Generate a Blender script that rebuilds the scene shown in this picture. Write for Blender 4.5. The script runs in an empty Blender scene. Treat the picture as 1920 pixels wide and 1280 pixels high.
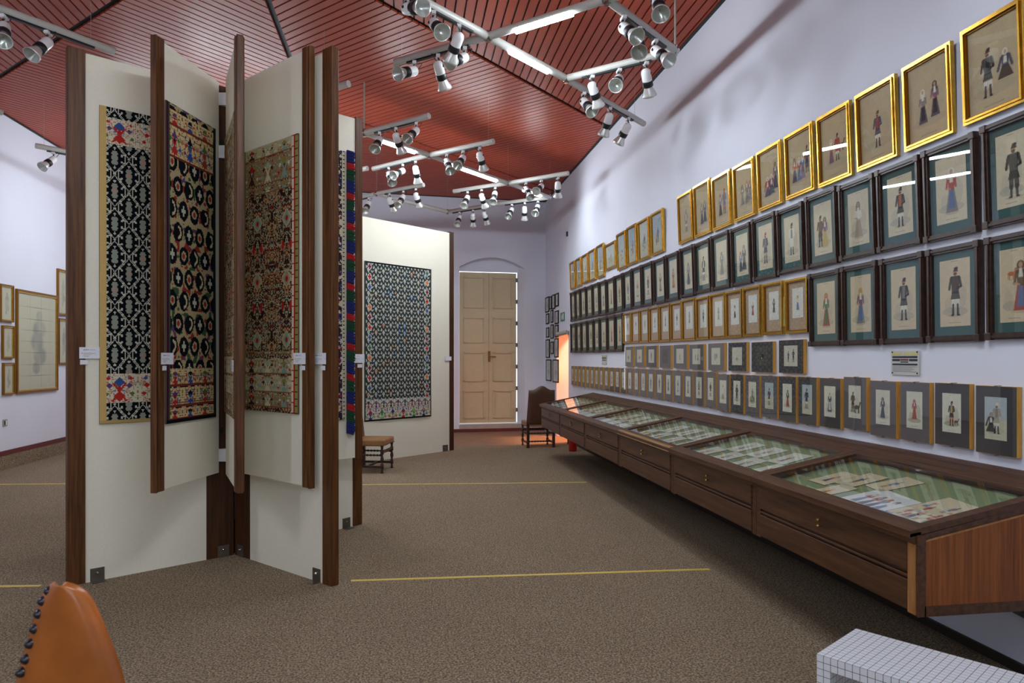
import bpy, bmesh, math, random
import numpy as np
from mathutils import Vector, Matrix
random.seed(7)
sc = bpy.context.scene
COL = sc.collection

# ------------------------------------------------------------------ camera, world, lights, exposure
F = 1310.0; HOR = 672.0; EYE = 1.6
A = math.atan(198.0 / F); CA, SA = math.cos(A), math.sin(A)
cam_d = bpy.data.cameras.new('camera'); cam = bpy.data.objects.new('camera', cam_d); COL.objects.link(cam)
cam.location = (0, 0, EYE); cam.rotation_euler = (math.pi / 2, 0, -A)
cam_d.sensor_width = 36.0; cam_d.lens = 36.0 * F / 1920.0; cam_d.shift_y = (HOR - 640.0) / 1920.0
cam_d.clip_start = 0.05; cam_d.clip_end = 200
cam_d.dof.use_dof = True; cam_d.dof.focus_distance = 6.5; cam_d.dof.aperture_fstop = 6.3
sc.camera = cam
w = bpy.data.worlds.new('sky'); sc.world = w; w.use_nodes = True
w.node_tree.nodes['Background'].inputs[0].default_value = (0.80, 0.90, 1.0, 1)
w.node_tree.nodes['Background'].inputs[1].default_value = 1.6
sc.view_settings.view_transform = 'Standard'; sc.view_settings.look = 'None'
sc.view_settings.gamma = 1.0; sc.view_settings.use_curve_mapping = False
sc.view_settings.exposure = 0.66
cy = sc.cycles; cy.max_bounces = 8; cy.diffuse_bounces = 4; cy.glossy_bounces = 4; cy.transparent_max_bounces = 12; cy.adaptive_threshold = 0.02; cy.sample_clamp_indirect = 6.0; cy.caustics_reflective = False; cy.caustics_refractive = False
TUBE = 104.0          # radiance of a fluorescent tube
WINDOW = 22.0       # watts of daylight through each rear window
LOBBY = 150.0         # watts of the lamp added in the side corridor for its orange glow

def area_light(name, loc, rot, sx, sy, power, col):
    d = bpy.data.lights.new(name, 'AREA'); d.shape = 'RECTANGLE'; d.size = sx; d.size_y = sy
    d.energy = power; d.color = col
    o = bpy.data.objects.new(name, d); COL.objects.link(o); o.location = loc; o.rotation_euler = rot
    return o
Y_REAR = -4.6
for wx in (-3.9, -0.6):
    area_light('window_daylight', (wx, Y_REAR - 0.35, 2.2), (math.radians(90), 0, 0), 1.5, 2.8, WINDOW, (0.84, 0.92, 1.0))

# ------------------------------------------------------------------ pixel -> place helpers
def W(X, z, h=0.0):                       # camera plan (right, forward) -> world
    return Vector((X * CA + z * SA, -X * SA + z * CA, h))
def ray(px, py):
    u = (px - 960.0) / F; v = (HOR - py) / F
    return Vector((SA + CA * u, CA - SA * u, v))
def on_height(px, py, h):
    d = ray(px, py); t = (h - EYE) / d.z
    return Vector((d.x * t, d.y * t, h))
def on_x(px, py, x):
    d = ray(px, py); t = x / d.x
    return Vector((x, d.y * t, EYE + d.z * t))
def on_wall(px, py, p, q):                # vertical plane through plan points p, q -> (distance from p, height)
    d = ray(px, py); e = (Vector((q.x, q.y)) - Vector((p.x, p.y))).normalized()
    n = Vector((-e.y, e.x)); t = n.dot(Vector((p.x, p.y))) / n.dot(Vector((d.x, d.y)))
    hit = Vector((d.x * t, d.y * t))
    return (hit - Vector((p.x, p.y))).dot(e), EYE + d.z * t

# ------------------------------------------------------------------ materials
def lin(c):
    return tuple(((x / 255.0) / 12.92 if x <= 10.3 else ((x / 255.0 + 0.055) / 1.055) ** 2.4) for x in c)
def new_mat(name):
    m = bpy.data.materials.new(name); m.use_nodes = True
    return m, m.node_tree, m.node_tree.nodes['Principled BSDF']
def plain(name, col, rough=0.6, metal=0.0, var=0.06, scale=8.0, bump=0.0, spec=0.5, coat=0.0):
    m, t, b = new_mat(name); c = lin(col)
    b.inputs['Roughness'].default_value = rough; b.inputs['Metallic'].default_value = metal
    b.inputs['Specular IOR Level'].default_value = spec; b.inputs['Coat Weight'].default_value = coat
    tc = t.nodes.new('ShaderNodeTexCoord'); n = t.nodes.new('ShaderNodeTexNoise')
    n.inputs['Scale'].default_value = scale; n.inputs['Detail'].default_value = 4
    t.links.new(tc.outputs['Object'], n.inputs['Vector'])
    r = t.nodes.new('ShaderNodeValToRGB')
    r.color_ramp.elements[0].position = 0.3; r.color_ramp.elements[1].position = 0.7
    r.color_ramp.elements[0].color = tuple(x * (1 - var) for x in c) + (1,)
    r.color_ramp.elements[1].color = tuple(min(1, x * (1 + var)) for x in c) + (1,)
    t.links.new(n.outputs['Fac'], r.inputs['Fac']); t.links.new(r.outputs['Color'], b.inputs['Base Color'])
    if bump:
        bp = t.nodes.new('ShaderNodeBump'); bp.inputs['Strength'].default_value = bump; bp.inputs['Distance'].default_value = 0.01
        t.links.new(n.outputs['Fac'], bp.inputs['Height']); t.links.new(bp.outputs['Normal'], b.inputs['Normal'])
    return m
def wood(name, dark, light, stretch=(14, 14, 0.7), rough=0.4, spec=0.5):
    m, t, b = new_mat(name); b.inputs['Roughness'].default_value = rough; b.inputs['Specular IOR Level'].default_value = spec
    tc = t.nodes.new('ShaderNodeTexCoord'); mp = t.nodes.new('ShaderNodeMapping'); mp.inputs['Scale'].default_value = stretch
    n = t.nodes.new('ShaderNodeTexNoise'); n.inputs['Scale'].default_value = 3.0; n.inputs['Detail'].default_value = 8; n.inputs['Roughness'].default_value = 0.62
    r = t.nodes.new('ShaderNodeValToRGB')
    r.color_ramp.elements[0].position = 0.32; r.color_ramp.elements[1].position = 0.68
    r.color_ramp.elements[0].color = lin(dark) + (1,); r.color_ramp.elements[1].color = lin(light) + (1,)
    t.links.new(tc.outputs['Object'], mp.inputs['Vector']); t.links.new(mp.outputs['Vector'], n.inputs['Vector'])
    t.links.new(n.outputs['Fac'], r.inputs['Fac']); t.links.new(r.outputs['Color'], b.inputs['Base Color'])
    return m
def glass(name, ior=1.5, rough=0.01):
    m, t, b = new_mat(name); t.nodes.remove(b); out = t.nodes['Material Output']
    tr = t.nodes.new('ShaderNodeBsdfTransparent'); gl = t.nodes.new('ShaderNodeBsdfGlossy'); gl.inputs['Roughness'].default_value = rough
    mx = t.nodes.new('ShaderNodeMixShader')
    lw = t.nodes.new('ShaderNodeLayerWeight'); lw.inputs['Blend'].default_value = 0.5     # Schlick reflectance, the same from both sides
    pw = t.nodes.new('ShaderNodeMath'); pw.operation = 'POWER'; pw.inputs[1].default_value = 5.0
    ma = t.nodes.new('ShaderNodeMath'); ma.operation = 'MULTIPLY_ADD'; r0 = 2 * ((ior - 1) / (ior + 1)) ** 2; ma.inputs[1].default_value = 1 - r0; ma.inputs[2].default_value = r0
    t.links.new(lw.outputs['Facing'], pw.inputs[0]); t.links.new(pw.outputs[0], ma.inputs[0])
    tr.inputs['Color'].default_value = (0.93, 0.95, 0.94, 1)
    t.links.new(ma.outputs[0], mx.inputs['Fac']); t.links.new(tr.outputs['BSDF'], mx.inputs[1]); t.links.new(gl.outputs['BSDF'], mx.inputs[2])
    t.links.new(mx.outputs['Shader'], out.inputs['Surface'])
    return m
def painted(name, rough=0.85, spec=0.2, bump=0.0):     # colour comes from the mesh's own 'tint' attribute, with a little paper / yarn grain
    m, t, b = new_mat(name); b.inputs['Roughness'].default_value = rough; b.inputs['Specular IOR Level'].default_value = spec
    at = t.nodes.new('ShaderNodeAttribute'); at.attribute_name = 'tint'
    tc = t.nodes.new('ShaderNodeTexCoord'); n = t.nodes.new('ShaderNodeTexNoise'); n.inputs['Scale'].default_value = 90
    mr = t.nodes.new('ShaderNodeMapRange'); mr.inputs['To Min'].default_value = 0.88; mr.inputs['To Max'].default_value = 1.12
    mu = t.nodes.new('ShaderNodeVectorMath'); mu.operation = 'SCALE'
    t.links.new(tc.outputs['Object'], n.inputs['Vector']); t.links.new(n.outputs['Fac'], mr.inputs['Value'])
    t.links.new(at.outputs['Color'], mu.inputs[0]); t.links.new(mr.outputs['Result'], mu.inputs['Scale'])
    t.links.new(mu.outputs['Vector'], b.inputs['Base Color'])
    if bump:
        bp = t.nodes.new('ShaderNodeBump'); bp.inputs['Strength'].default_value = bump; bp.inputs['Distance'].default_value = 0.004
        t.links.new(n.outputs['Fac'], bp.inputs['Height']); t.links.new(bp.outputs['Normal'], b.inputs['Normal'])
    return m
def emit(name, col, s):
    m, t, b = new_mat(name); b.inputs['Base Color'].default_value = (0.9, 0.9, 0.9, 1)
    n = t.nodes.new('ShaderNodeTexNoise'); n.inputs['Scale'].default_value = 2
    r = t.nodes.new('ShaderNodeValToRGB'); r.color_ramp.elements[0].color = tuple(x * 0.97 for x in col) + (1,); r.color_ramp.elements[1].color = col + (1,)
    t.links.new(n.outputs['Fac'], r.inputs['Fac']); t.links.new(r.outputs['Color'], b.inputs['Emission Color'])
    b.inputs['Emission Strength'].default_value = s
    return m
def carpet_mat():
    m, t, b = new_mat('carpet'); b.inputs['Roughness'].default_value = 0.95; b.inputs['Specular IOR Level'].default_value = 0.1
    tc = t.nodes.new('ShaderNodeTexCoord')
    n1 = t.nodes.new('ShaderNodeTexNoise'); n1.inputs['Scale'].default_value = 95; n1.inputs['Detail'].default_value = 3
    n2 = t.nodes.new('ShaderNodeTexNoise'); n2.inputs['Scale'].default_value = 1.3; n2.inputs['Detail'].default_value = 5
    r = t.nodes.new('ShaderNodeValToRGB'); e = r.color_ramp.elements
    e[0].position = 0.36; e[0].color = lin((90, 77, 62)) + (1,); e[1].position = 0.66; e[1].color = lin((170, 152, 129)) + (1,)
    x = r.color_ramp.elements.new(0.5); x.color = lin((130, 113, 93)) + (1,)
    mr = t.nodes.new('ShaderNodeMapRange'); mr.inputs['To Min'].default_value = 0.88; mr.inputs['To Max'].default_value = 1.1
    mu = t.nodes.new('ShaderNodeVectorMath'); mu.operation = 'SCALE'
    for n in (n1, n2): t.links.new(tc.outputs['Object'], n.inputs['Vector'])
    t.links.new(n1.outputs['Fac'], r.inputs['Fac']); t.links.new(n2.outputs['Fac'], mr.inputs['Value'])
    t.links.new(r.outputs['Color'], mu.inputs[0]); t.links.new(mr.outputs['Result'], mu.inputs['Scale'])
    t.links.new(mu.outputs['Vector'], b.inputs['Base Color'])
    bp = t.nodes.new('ShaderNodeBump'); bp.inputs['Strength'].default_value = 0.35; bp.inputs['Distance'].default_value = 0.006
    t.links.new(n1.outputs['Fac'], bp.inputs['Height']); t.links.new(bp.outputs['Normal'], b.inputs['Normal'])
    return m
def grid_mat(cell):
    m, t, b = new_mat('grid_laminate'); b.inputs['Roughness'].default_value = 0.35
    tc = t.nodes.new('ShaderNodeTexCoord'); geo = t.nodes.new('ShaderNodeNewGeometry')
    sep = t.nodes.new('ShaderNodeSeparateXYZ'); t.links.new(tc.outputs['Object'], sep.inputs[0])
    nt = t.nodes.new('ShaderNodeVectorTransform'); nt.vector_type = 'NORMAL'; nt.convert_from = 'WORLD'; nt.convert_to = 'OBJECT'
    t.links.new(geo.outputs['True Normal'], nt.inputs[0]); ns = t.nodes.new('ShaderNodeSeparateXYZ'); t.links.new(nt.outputs[0], ns.inputs[0])
    def math_(op, a, bb=None):
        n = t.nodes.new('ShaderNodeMath'); n.operation = op
        for i, v in enumerate((a, bb)):
            if v is None: continue
            if isinstance(v, (int, float)): n.inputs[i].default_value = v
            else: t.links.new(v, n.inputs[i])
        return n.outputs[0]
    tot = None
    for ax in 'XYZ':
        f = math_('FRACT', math_('ADD', math_('DIVIDE', sep.outputs[ax], cell), 100.0))
        edge = math_('GREATER_THAN', math_('ABSOLUTE', math_('SUBTRACT', f, 0.5)), 0.462)
        facing = math_('LESS_THAN', math_('ABSOLUTE', ns.outputs[ax]), 0.5)
        v = math_('MULTIPLY', edge, facing); tot = v if tot is None else math_('MAXIMUM', tot, v)
    mx = t.nodes.new('ShaderNodeMix'); mx.data_type = 'RGBA'
    mx.inputs['A'].default_value = lin((226, 228, 234)) + (1,); mx.inputs['B'].default_value = lin((66, 58, 66)) + (1,)
    t.links.new(tot, mx.inputs['Factor']); t.links.new(mx.outputs['Result'], b.inputs['Base Color'])
    return m

M = dict(
    wall=plain('wall_paint', (222, 225, 238), 0.9, var=0.03, scale=0.8, bump=0.05),
    carpet=carpet_mat(),
    tile=plain('terracotta_floor', (134, 104, 80), 0.7, var=0.12, scale=5),
    slat=plain('slat_lacquer', (166, 68, 42), 0.4, var=0.07, scale=2.5, spec=0.22),
    black=plain('joint_black', (20, 19, 20), 0.6), blackmetal=plain('black_metal', (24, 24, 28), 0.45),
    base=plain('baseboard_red', (98, 40, 36), 0.5), skirt=plain('baseboard_shaded', (40, 28, 24), 0.6),
    panel=plain('panel_cloth', (232, 226, 208), 0.9, var=0.02, scale=60, bump=0.06),
    post=wood('walnut_post', (58, 31, 14), (110, 68, 32), (18, 18, 0.8), 0.45, 0.3),
    postdark=wood('walnut_dark', (44, 23, 11), (78, 45, 23), (18, 18, 0.8), 0.45, 0.3),
    case=wood('case_wood', (54, 31, 18), (96, 62, 38), (12, 0.8, 12), 0.4, 0.35),
    caseend=wood('case_veneer', (104, 54, 20), (154, 88, 38), (26, 26, 0.9), 0.4, 0.3),
    caseend_edge=wood('case_edge', (134, 84, 44), (180, 128, 74), (10, 10, 1), 0.4),
    lip=wood('gold_lit_lip', (140, 98, 48), (178, 132, 70), (12, 0.8, 12), 0.35),  # paler wood that carries the gold light on one case lip
    gilt=plain('gilt', (212, 166, 70), 0.24, metal=1.0, var=0.15, scale=30), giltdk=plain('gilt_inner', (142, 98, 34), 0.35, metal=0.8),
    dkframe=wood('dark_frame', (40, 25, 20), (70, 44, 34), (10, 10, 10), 0.35),
    blackframe=plain('thin_black_frame', (30, 23, 20), 0.6, spec=0.2),
    ochre=wood('raw_edge', (186, 134, 48), (214, 164, 74), (20, 20, 2), 0.55),
    green=plain('green_mat', (62, 98, 98), 0.9, var=0.04), grey=plain('grey_mat', (104, 98, 100), 0.9, var=0.05, scale=40),
    beige=plain('beige_mat', (188, 160, 132), 0.9, var=0.05, scale=80), cream=plain('cream_mat', (232, 226, 206), 0.9, var=0.02),
    paint=painted('printed_paper', 0.8, 0.2), yarn=painted('woven_yarn', 0.95, 0.05, 0.25),
    glass=glass('picture_glass', 1.5), caseglass=glass('case_glass', 1.5),
    pipe=plain('grey_pipe', (196, 196, 190), 0.35, var=0.03), white=plain('white_enamel', (236, 236, 238), 0.3, var=0.02),
    chrome=plain('chrome', (190, 190, 190), 0.12, metal=1.0), lampglass=plain('lamp_glass', (226, 226, 222), 0.22, metal=0.55), steel=plain('bracket_steel', (120, 114, 104), 0.35, metal=0.8),
    brass=plain('brass', (196, 160, 84), 0.25, metal=0.9), brassold=plain('old_brass', (140, 106, 56), 0.35, metal=0.8),
    tube=emit('fluorescent', (0.84, 0.93, 1.0), TUBE),
    door=plain('door_cream', (206, 190, 154), 0.55, var=0.03), sill=plain('stone_sill', (170, 162, 154), 0.6),
    leather=plain('tan_leather', (166, 92, 36), 0.26, var=0.42, scale=5, bump=0.25), leatherdk=plain('brown_leather', (84, 52, 34), 0.45, var=0.15, scale=6, bump=0.1),
    seat=plain('seat_leather', (150, 108, 66), 0.4, var=0.15, scale=7, bump=0.1), turned=wood('turned_oak', (36, 24, 18), (66, 44, 32), (12, 12, 2), 0.35),
    nail=plain('nail_head', (70, 66, 72), 0.3, metal=0.8),
    tape=plain('yellow_tape', (214, 186, 84), 0.6), felt=plain('green_felt', (132, 150, 108), 0.95, var=0.05, scale=50),
    red=plain('red_enamel', (190, 24, 20), 0.3), paper=plain('white_paper', (236, 236, 240), 0.8, var=0.01),
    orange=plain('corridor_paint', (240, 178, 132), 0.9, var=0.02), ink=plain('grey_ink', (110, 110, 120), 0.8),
    plaque=plain('plaque_grey', (196, 196, 192), 0.5), yellow=plain('plaque_yellow', (206, 198, 120), 0.6), navy=plain('plaque_navy', (34, 36, 52), 0.6),
    maroon=plain('plaque_maroon', (112, 44, 48), 0.6), exitg=plain('exit_green', (60, 130, 100), 0.5), rug_back=plain('rug_back', (196, 168, 118), 0.95),
    cream_plastic=plain('grey_plastic', (160, 160, 150), 0.5), hem=plain('magenta_hem', (120, 40, 70), 0.9), bluehem=plain('blue_hem', (30, 50, 110), 0.9),
    grid=grid_mat(0.0276),
)

# ------------------------------------------------------------------ mesh helpers
class MB:
    def __init__(s): s.v = []; s.f = []; s.smooth = []
    def add(s, vs, fs, sm=False):
        k = len(s.v); s.v += [tuple(p) for p in vs]; s.f += [tuple(i + k for i in f) for f in fs]; s.smooth += [sm] * len(fs); return s
    def box(s, x0, x1, y0, y1, z0, z1):
        vs = [(x, y, z) for z in (z0, z1) for y in (y0, y1) for x in (x0, x1)]
        return s.add(vs, [(0, 2, 3, 1), (4, 5, 7, 6), (0, 1, 5, 4), (1, 3, 7, 5), (3, 2, 6, 7), (2, 0, 4, 6)])
    def bbox(s, x0, x1, y0, y1, z0, z1, b):      # box with chamfered edges
        bm = bmesh.new(); bmesh.ops.create_cube(bm, size=1.0)
        for v in bm.verts:
            v.co = Vector(((x0 + x1) / 2 + v.co.x * (x1 - x0), (y0 + y1) / 2 + v.co.y * (y1 - y0), (z0 + z1) / 2 + v.co.z * (z1 - z0)))
        bmesh.ops.bevel(bm, geom=bm.edges[:], offset=b, segments=2, affect='EDGES', profile=0.5)
        bm.verts.index_update()
        s.add([v.co[:] for v in bm.verts], [[v.index for v in f.verts] for f in bm.faces]); bm.free(); return s
    def prism(s, poly, lo, hi, axis='z'):         # 2-D polygon swept along an axis
        n = len(poly)
        def p(a, b, c): return {'z': (a, b, c), 'y': (a, c, b), 'x': (c, a, b)}[axis]
        vs = [p(a, b, lo) for a, b in poly] + [p(a, b, hi) for a, b in poly]
        fs = [tuple(range(n))[::-1], tuple(range(n, 2 * n))] + [(i, (i + 1) % n, n + (i + 1) % n, n + i) for i in range(n)]
        return s.add(vs, fs)
    def hull8(s, a, b):                           # two quads joined
        return s.add(list(a) + list(b), [(3, 2, 1, 0), (4, 5, 6, 7), (0, 1, 5, 4), (1, 2, 6, 5), (2, 3, 7, 6), (3, 0, 4, 7)])
    def rev(s, prof, p, q, n=12, cap=True):       # surface of revolution: prof = [(t, r)] along p->q
        p = Vector(p); q = Vector(q); ax = q - p; L = ax.length; ax.normalize()
        up = Vector((0, 0, 1)) if abs(ax.z) < 0.9 else Vector((1, 0, 0)); e1 = ax.cross(up).normalized(); e2 = ax.cross(e1)
        vs = []; fs = []; k = len(prof)
        for t, r in prof:
            for i in range(n):
                a = 2 * math.pi * i / n; vs.append(p + ax * (t * L) + (e1 * math.cos(a) + e2 * math.sin(a)) * r)
        for j in range(k - 1):
            for i in range(n):
                fs.append((j * n + i, j * n + (i + 1) % n, (j + 1) * n + (i + 1) % n, (j + 1) * n + i))
        s.add(vs, fs, True)
        if cap: s.add(vs, [tuple(range(n))[::-1], tuple(range((k - 1) * n, k * n))])
        return s
    def tube(s, p, q, r, n=10): return s.rev([(0, r), (1, r)], p, q, n)
    def path(s, pts, r, n=6):
        for a, b in zip(pts[:-1], pts[1:]): s.tube(a, b, r, n)
        return s
    def ball(s, c, r, n=8, sz=1.0):
        k = 5; c = Vector(c)
        return s.rev([(j / k, max(1e-4, r * math.sin(math.pi * j / k))) for j in range(k + 1)], c - Vector((0, 0, r * sz)), c + Vector((0, 0, r * sz)), n, False)
    def build(s, name, mat, parent=None, loc=None, rot=None):
        me = bpy.data.meshes.new(name); me.from_pydata(s.v, [], s.f); me.validate(); me.update()
        if len(me.polygons) == len(s.smooth): me.polygons.foreach_set('use_smooth', s.smooth)
        me.materials.append(M[mat] if isinstance(mat, str) else mat)
        return link(name, me, parent, loc, rot)
def link(name, me, parent=None, loc=None, rot=None):
    o = bpy.data.objects.new(name, me); COL.objects.link(o)
    if parent is not None: o.parent = parent
    if loc is not None: o.location = loc
    if rot is not None: o.rotation_euler = rot
    return o
def box_part(name, mat, parent, *a): return MB().box(*a).build(name, mat, parent)
def thing(name, label, cat, loc=(0, 0, 0), rot=(0, 0, 0), group=None):
    o = bpy.data.objects.new(name, None); COL.objects.link(o); o.location = loc; o.rotation_euler = rot; o.empty_display_size = 0.1
    return tag(o, label, cat, group)
def tag(o, label, cat, group=None):
    o['label'] = label; o['category'] = cat
    if group: o['group'] = group
    return o
def struct(o): o['kind'] = 'structure'; return o
def rot_from(x, y, z):
    return Matrix((x, y, z)).transposed().to_euler()
def frame_on(p, e):                               # rotation whose X runs along e (plan) and Z is up
    return (0, 0, math.atan2(e.y, e.x))

def sheet(name, img, w, h, mat, parent, loc=(0, 0, 0), rot=(0, 0, 0), wave=0.0, thick=0.0):
    """picture / textile as a grid of coloured cells, in local XZ, facing -Y; img rows run from the top down"""
    ny, nx, _ = img.shape
    xs = np.linspace(-w / 2, w / 2, nx + 1); zs = np.linspace(h / 2, -h / 2, ny + 1)
    X, Z = np.meshgrid(xs, zs)
    Y = wave * (np.sin(X * 9 + 1.3) * 0.6 + np.sin(Z * 2.2 + X * 3) * 0.7) * (0.3 + 0.7 * (h / 2 - Z) / h) - thick
    V = np.stack([X, Y, Z], -1).reshape(-1, 3)
    i = np.arange(ny)[:, None] * (nx + 1) + np.arange(nx)[None, :]
    Q = np.stack([i, i + nx + 1, i + nx + 2, i + 1], -1).reshape(-1, 4)
    cols = np.concatenate([img.reshape(-1, 3), np.ones((nx * ny, 1))], 1)
    if thick:                                     # selvedge: a skirt back to the wall
        ring = list(range(nx + 1)) + [r * (nx + 1) + nx for r in range(1, ny + 1)] + [ny * (nx + 1) + c for c in range(nx - 1, -1, -1)] + [r * (nx + 1) for r in range(ny - 1, 0, -1)]
        back = V[ring].copy(); back[:, 1] = 0.0; k = len(V); V = np.concatenate([V, back])
        n = len(ring); S = np.array([(ring[j], ring[(j + 1) % n], k + (j + 1) % n, k + j) for j in range(n)])
        Q = np.concatenate([Q, S]); cols = np.concatenate([cols, np.tile(np.array([[0.10, 0.075, 0.05, 1]]), (n, 1))])
    me = bpy.data.meshes.new(name); me.from_pydata(V.tolist(), [], Q.tolist()); me.update()
    at = me.attributes.new('tint', 'FLOAT_COLOR', 'FACE'); at.data.foreach_set('color', cols.astype(np.float32).ravel())
    if wave: me.polygons.foreach_set('use_smooth', [True] * len(Q))
    me.materials.append(M[mat]); return link(name, me, parent, loc, rot)

# ------------------------------------------------------------------ the room
XW = 3.075; XL = -5.70; HC = 5.10; XC = -1.34
CORNER = W(0.726, 15.6)
bd = W(-0.974, -0.225) ; bd = Vector((bd.x, bd.y, 0)).normalized()          # back wall runs left along this
BACKL = CORNER + bd * ((XL - CORNER.x) / bd.x)
bn = Vector((-bd.y, bd.x, 0));  bn = bn if bn.y > 0 else -bn                # into the wall
TH = 0.35

# floor and carpet
MB().box(XL - 0.3, XW + 3.0, Y_REAR - 0.3, 17.5, -0.2, 0.0).build('floor', 'tile')
struct(bpy.data.objects['floor'])
c1 = on_height(846, 836.5, 0); c2 = on_height(1075, 833, 0); cd = (c2 - c1) / (c2.x - c1.x)
cl = c1 + cd * (XL - c1.x); cr = c1 + cd * (XW - c1.x)
struct(MB().prism([(XL, Y_REAR), (XW, Y_REAR), (XW, cr.y), (XL, cl.y)], 0.0, 0.012).build('floor_carpet', 'carpet'))
# carpet turned up against the left wall, with the red skirting on top of it
struct(MB().box(XL, XL + 0.03, Y_REAR, BACKL.y, 0.0, 0.21).build('trim_1', 'carpet'))
struct(MB().box(XL, XL + 0.025, Y_REAR, BACKL.y, 0.21, 0.28).build('baseboard_left', 'base'))

# right wall with the corridor opening
oa = on_x(1043.5, 700, XW).y; ob = on_x(1066, 700, XW).y; oh = on_x(1055, 620, XW).z
yb = CORNER.y + 0.6
wr = MB().box(XW, XW + TH, Y_REAR - 0.3, ob, 0, HC + 0.3).box(XW, XW + TH, oa, yb, 0, HC + 0.3).box(XW, XW + TH, ob, oa, oh, HC + 0.3)
struct(wr.build('wall_right', 'wall'))
struct(MB().box(XW - 0.02, XW, Y_REAR, ob, 0.0, 0.06).build('baseboard_right', 'skirt'))  # shade under the cases is put into this dark skirting colour
# corridor beyond the opening
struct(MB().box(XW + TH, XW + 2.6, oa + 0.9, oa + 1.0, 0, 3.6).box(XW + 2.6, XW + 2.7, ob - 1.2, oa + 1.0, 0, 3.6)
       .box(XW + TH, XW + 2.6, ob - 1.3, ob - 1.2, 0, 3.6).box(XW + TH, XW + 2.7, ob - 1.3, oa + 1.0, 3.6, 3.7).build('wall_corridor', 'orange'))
cl_ = thing('added_corridor_lamp', 'added unseen warm lamp standing in for daylight in the side corridor', 'lamp', (XW + 1.3, (oa + ob) / 2 + 0.0, 3.59))  # unseen lamp, added in place of daylight on the corridor walls
MB().rev([(0, 0.16), (0.8, 0.16), (1, 0.1)], (0, 0, 0), (0, 0, -0.06), 20).build('lamp_body', 'white', cl_)
ld = bpy.data.lights.new('corridor_light', 'AREA'); ld.shape = 'DISK'; ld.size = 0.5; ld.energy = LOBBY; ld.color = (1.0, 0.58, 0.30)
lo = bpy.data.objects.new('corridor_light', ld); COL.objects.link(lo); lo.location = (XW + 1.3, (oa + ob) / 2, 3.5)

# left and rear walls
struct(MB().box(XL - TH, XL, Y_REAR - 0.3, 17.5, 0, HC + 0.3).build('wall_left', 'wall'))
rw = MB()
xs_ = [XL, -4.65, -3.15, -1.35, 0.15, XW]
for i in range(5):
    if i in (1, 3): rw.box(xs_[i], xs_[i + 1], Y_REAR - 0.3, Y_REAR, 0, 0.8).box(xs_[i], xs_[i + 1], Y_REAR - 0.3, Y_REAR, 3.6, HC + 0.3)
    else: rw.box(xs_[i], xs_[i + 1], Y_REAR - 0.3, Y_REAR, 0, HC + 0.3)
struct(rw.build('wall_rear', 'wall'))
for k, i in enumerate((1, 3)):
    wn = MB()
    x0, x1 = xs_[i], xs_[i + 1]
    wn.box(x0, x0 + .06, Y_REAR - .2, Y_REAR - .14, .8, 3.6).box(x1 - .06, x1, Y_REAR - .2, Y_REAR - .14, .8, 3.6)
    wn.box((x0 + x1) / 2 - .03, (x0 + x1) / 2 + .03, Y_REAR - .2, Y_REAR - .14, .8, 3.6)
    for z in (.8, 1.7, 2.65, 3.54): wn.box(x0, x1, Y_REAR - .2, Y_REAR - .14, z, z + .06)
    struct(wn.build('window_%d' % (k + 1), 'white'))

# back wall, built in its own frame: X along the wall from the corner leftwards, Y into the wall
def BW(px, py): return on_wall(px, py, CORNER, BACKL)
ang = math.atan2(bd.y, bd.x)
LB = (BACKL - CORNER).length + 0.4
n0 = (0, 0, ang)                     # local X = bd ; local Y = rot90(bd)
ysign = 1 if Vector((-math.sin(ang), math.cos(ang), 0)).dot(bn) > 0 else -1
sR = BW(984, 600)[0]; sL = BW(861, 600)[0]; zspring = BW(920, 502)[1]; ztop = BW(912, 482)[1]
def YY(a, b): return (min(a * ysign, b * ysign), max(a * ysign, b * ysign))
y0, y1 = YY(0, TH)
bw = MB().box(-0.4, sR, y0, y1, 0, HC + 0.3).box(sL, LB, y0, y1, 0, HC + 0.3)
N = 16; arch = []
for i in range(N + 1):
    s = sR + (sL - sR) * i / N; c = (2 * i / N - 1); arch.append((s, zspring + (ztop - zspring) * (1 - c * c)))
for (sa, za), (sb, zb) in zip(arch[:-1], arch[1:]): bw.prism([(sa, za), (sb, zb), (sb, HC + 0.3), (sa, HC + 0.3)], y0, y1, 'y')
wb = struct(bw.build('wall_back', 'wall', None, CORNER, n0))
def base_run(a, b): return YY(-0.02, 0) + (a, b)
bb = MB(); yy = YY(-0.02, 0)
bb.box(0, LB, yy[0], yy[1], 0.0, 0.07)
struct(bb.build('baseboard_back', 'base', None, CORNER, n0))
# the recess: lunette above the door, splayed right jamb, sill
dR = BW(968.5, 600)[0]; 
def DW(px, py):                      # on the plane of the door, set back in the recess
    off = bn * 0.26; return on_wall(px, py, CORNER + off, BACKL + off)
eR = DW(968.5, 600)[0]; eL = DW(861.5, 600)[0]; zdt = (DW(862, 508)[1] + DW(968, 514)[1]) / 2; zdb = DW(915, 793.5)[1]
rec = MB(); ya, yb2 = YY(0.22, 0.345)
rec.box(eR - 0.25, eL + 0.1, ya, yb2, zdt + 0.02, ztop + 0.1)
rec.prism([(sR - 0.002, 0.0), (eR - 0.012, 0.26 * ysign), (sR - 0.3, 0.26 * ysign)], 0, ztop + 0.05)
struct(rec.build('trim_2', 'wall', None, CORNER, n0))
yq = YY(-0.03, 0.34)
struct(MB().box(sR, sL, yq[0], yq[1], 0.07, 0.15).build('trim_3', 'sill', None, CORNER, n0))
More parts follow.
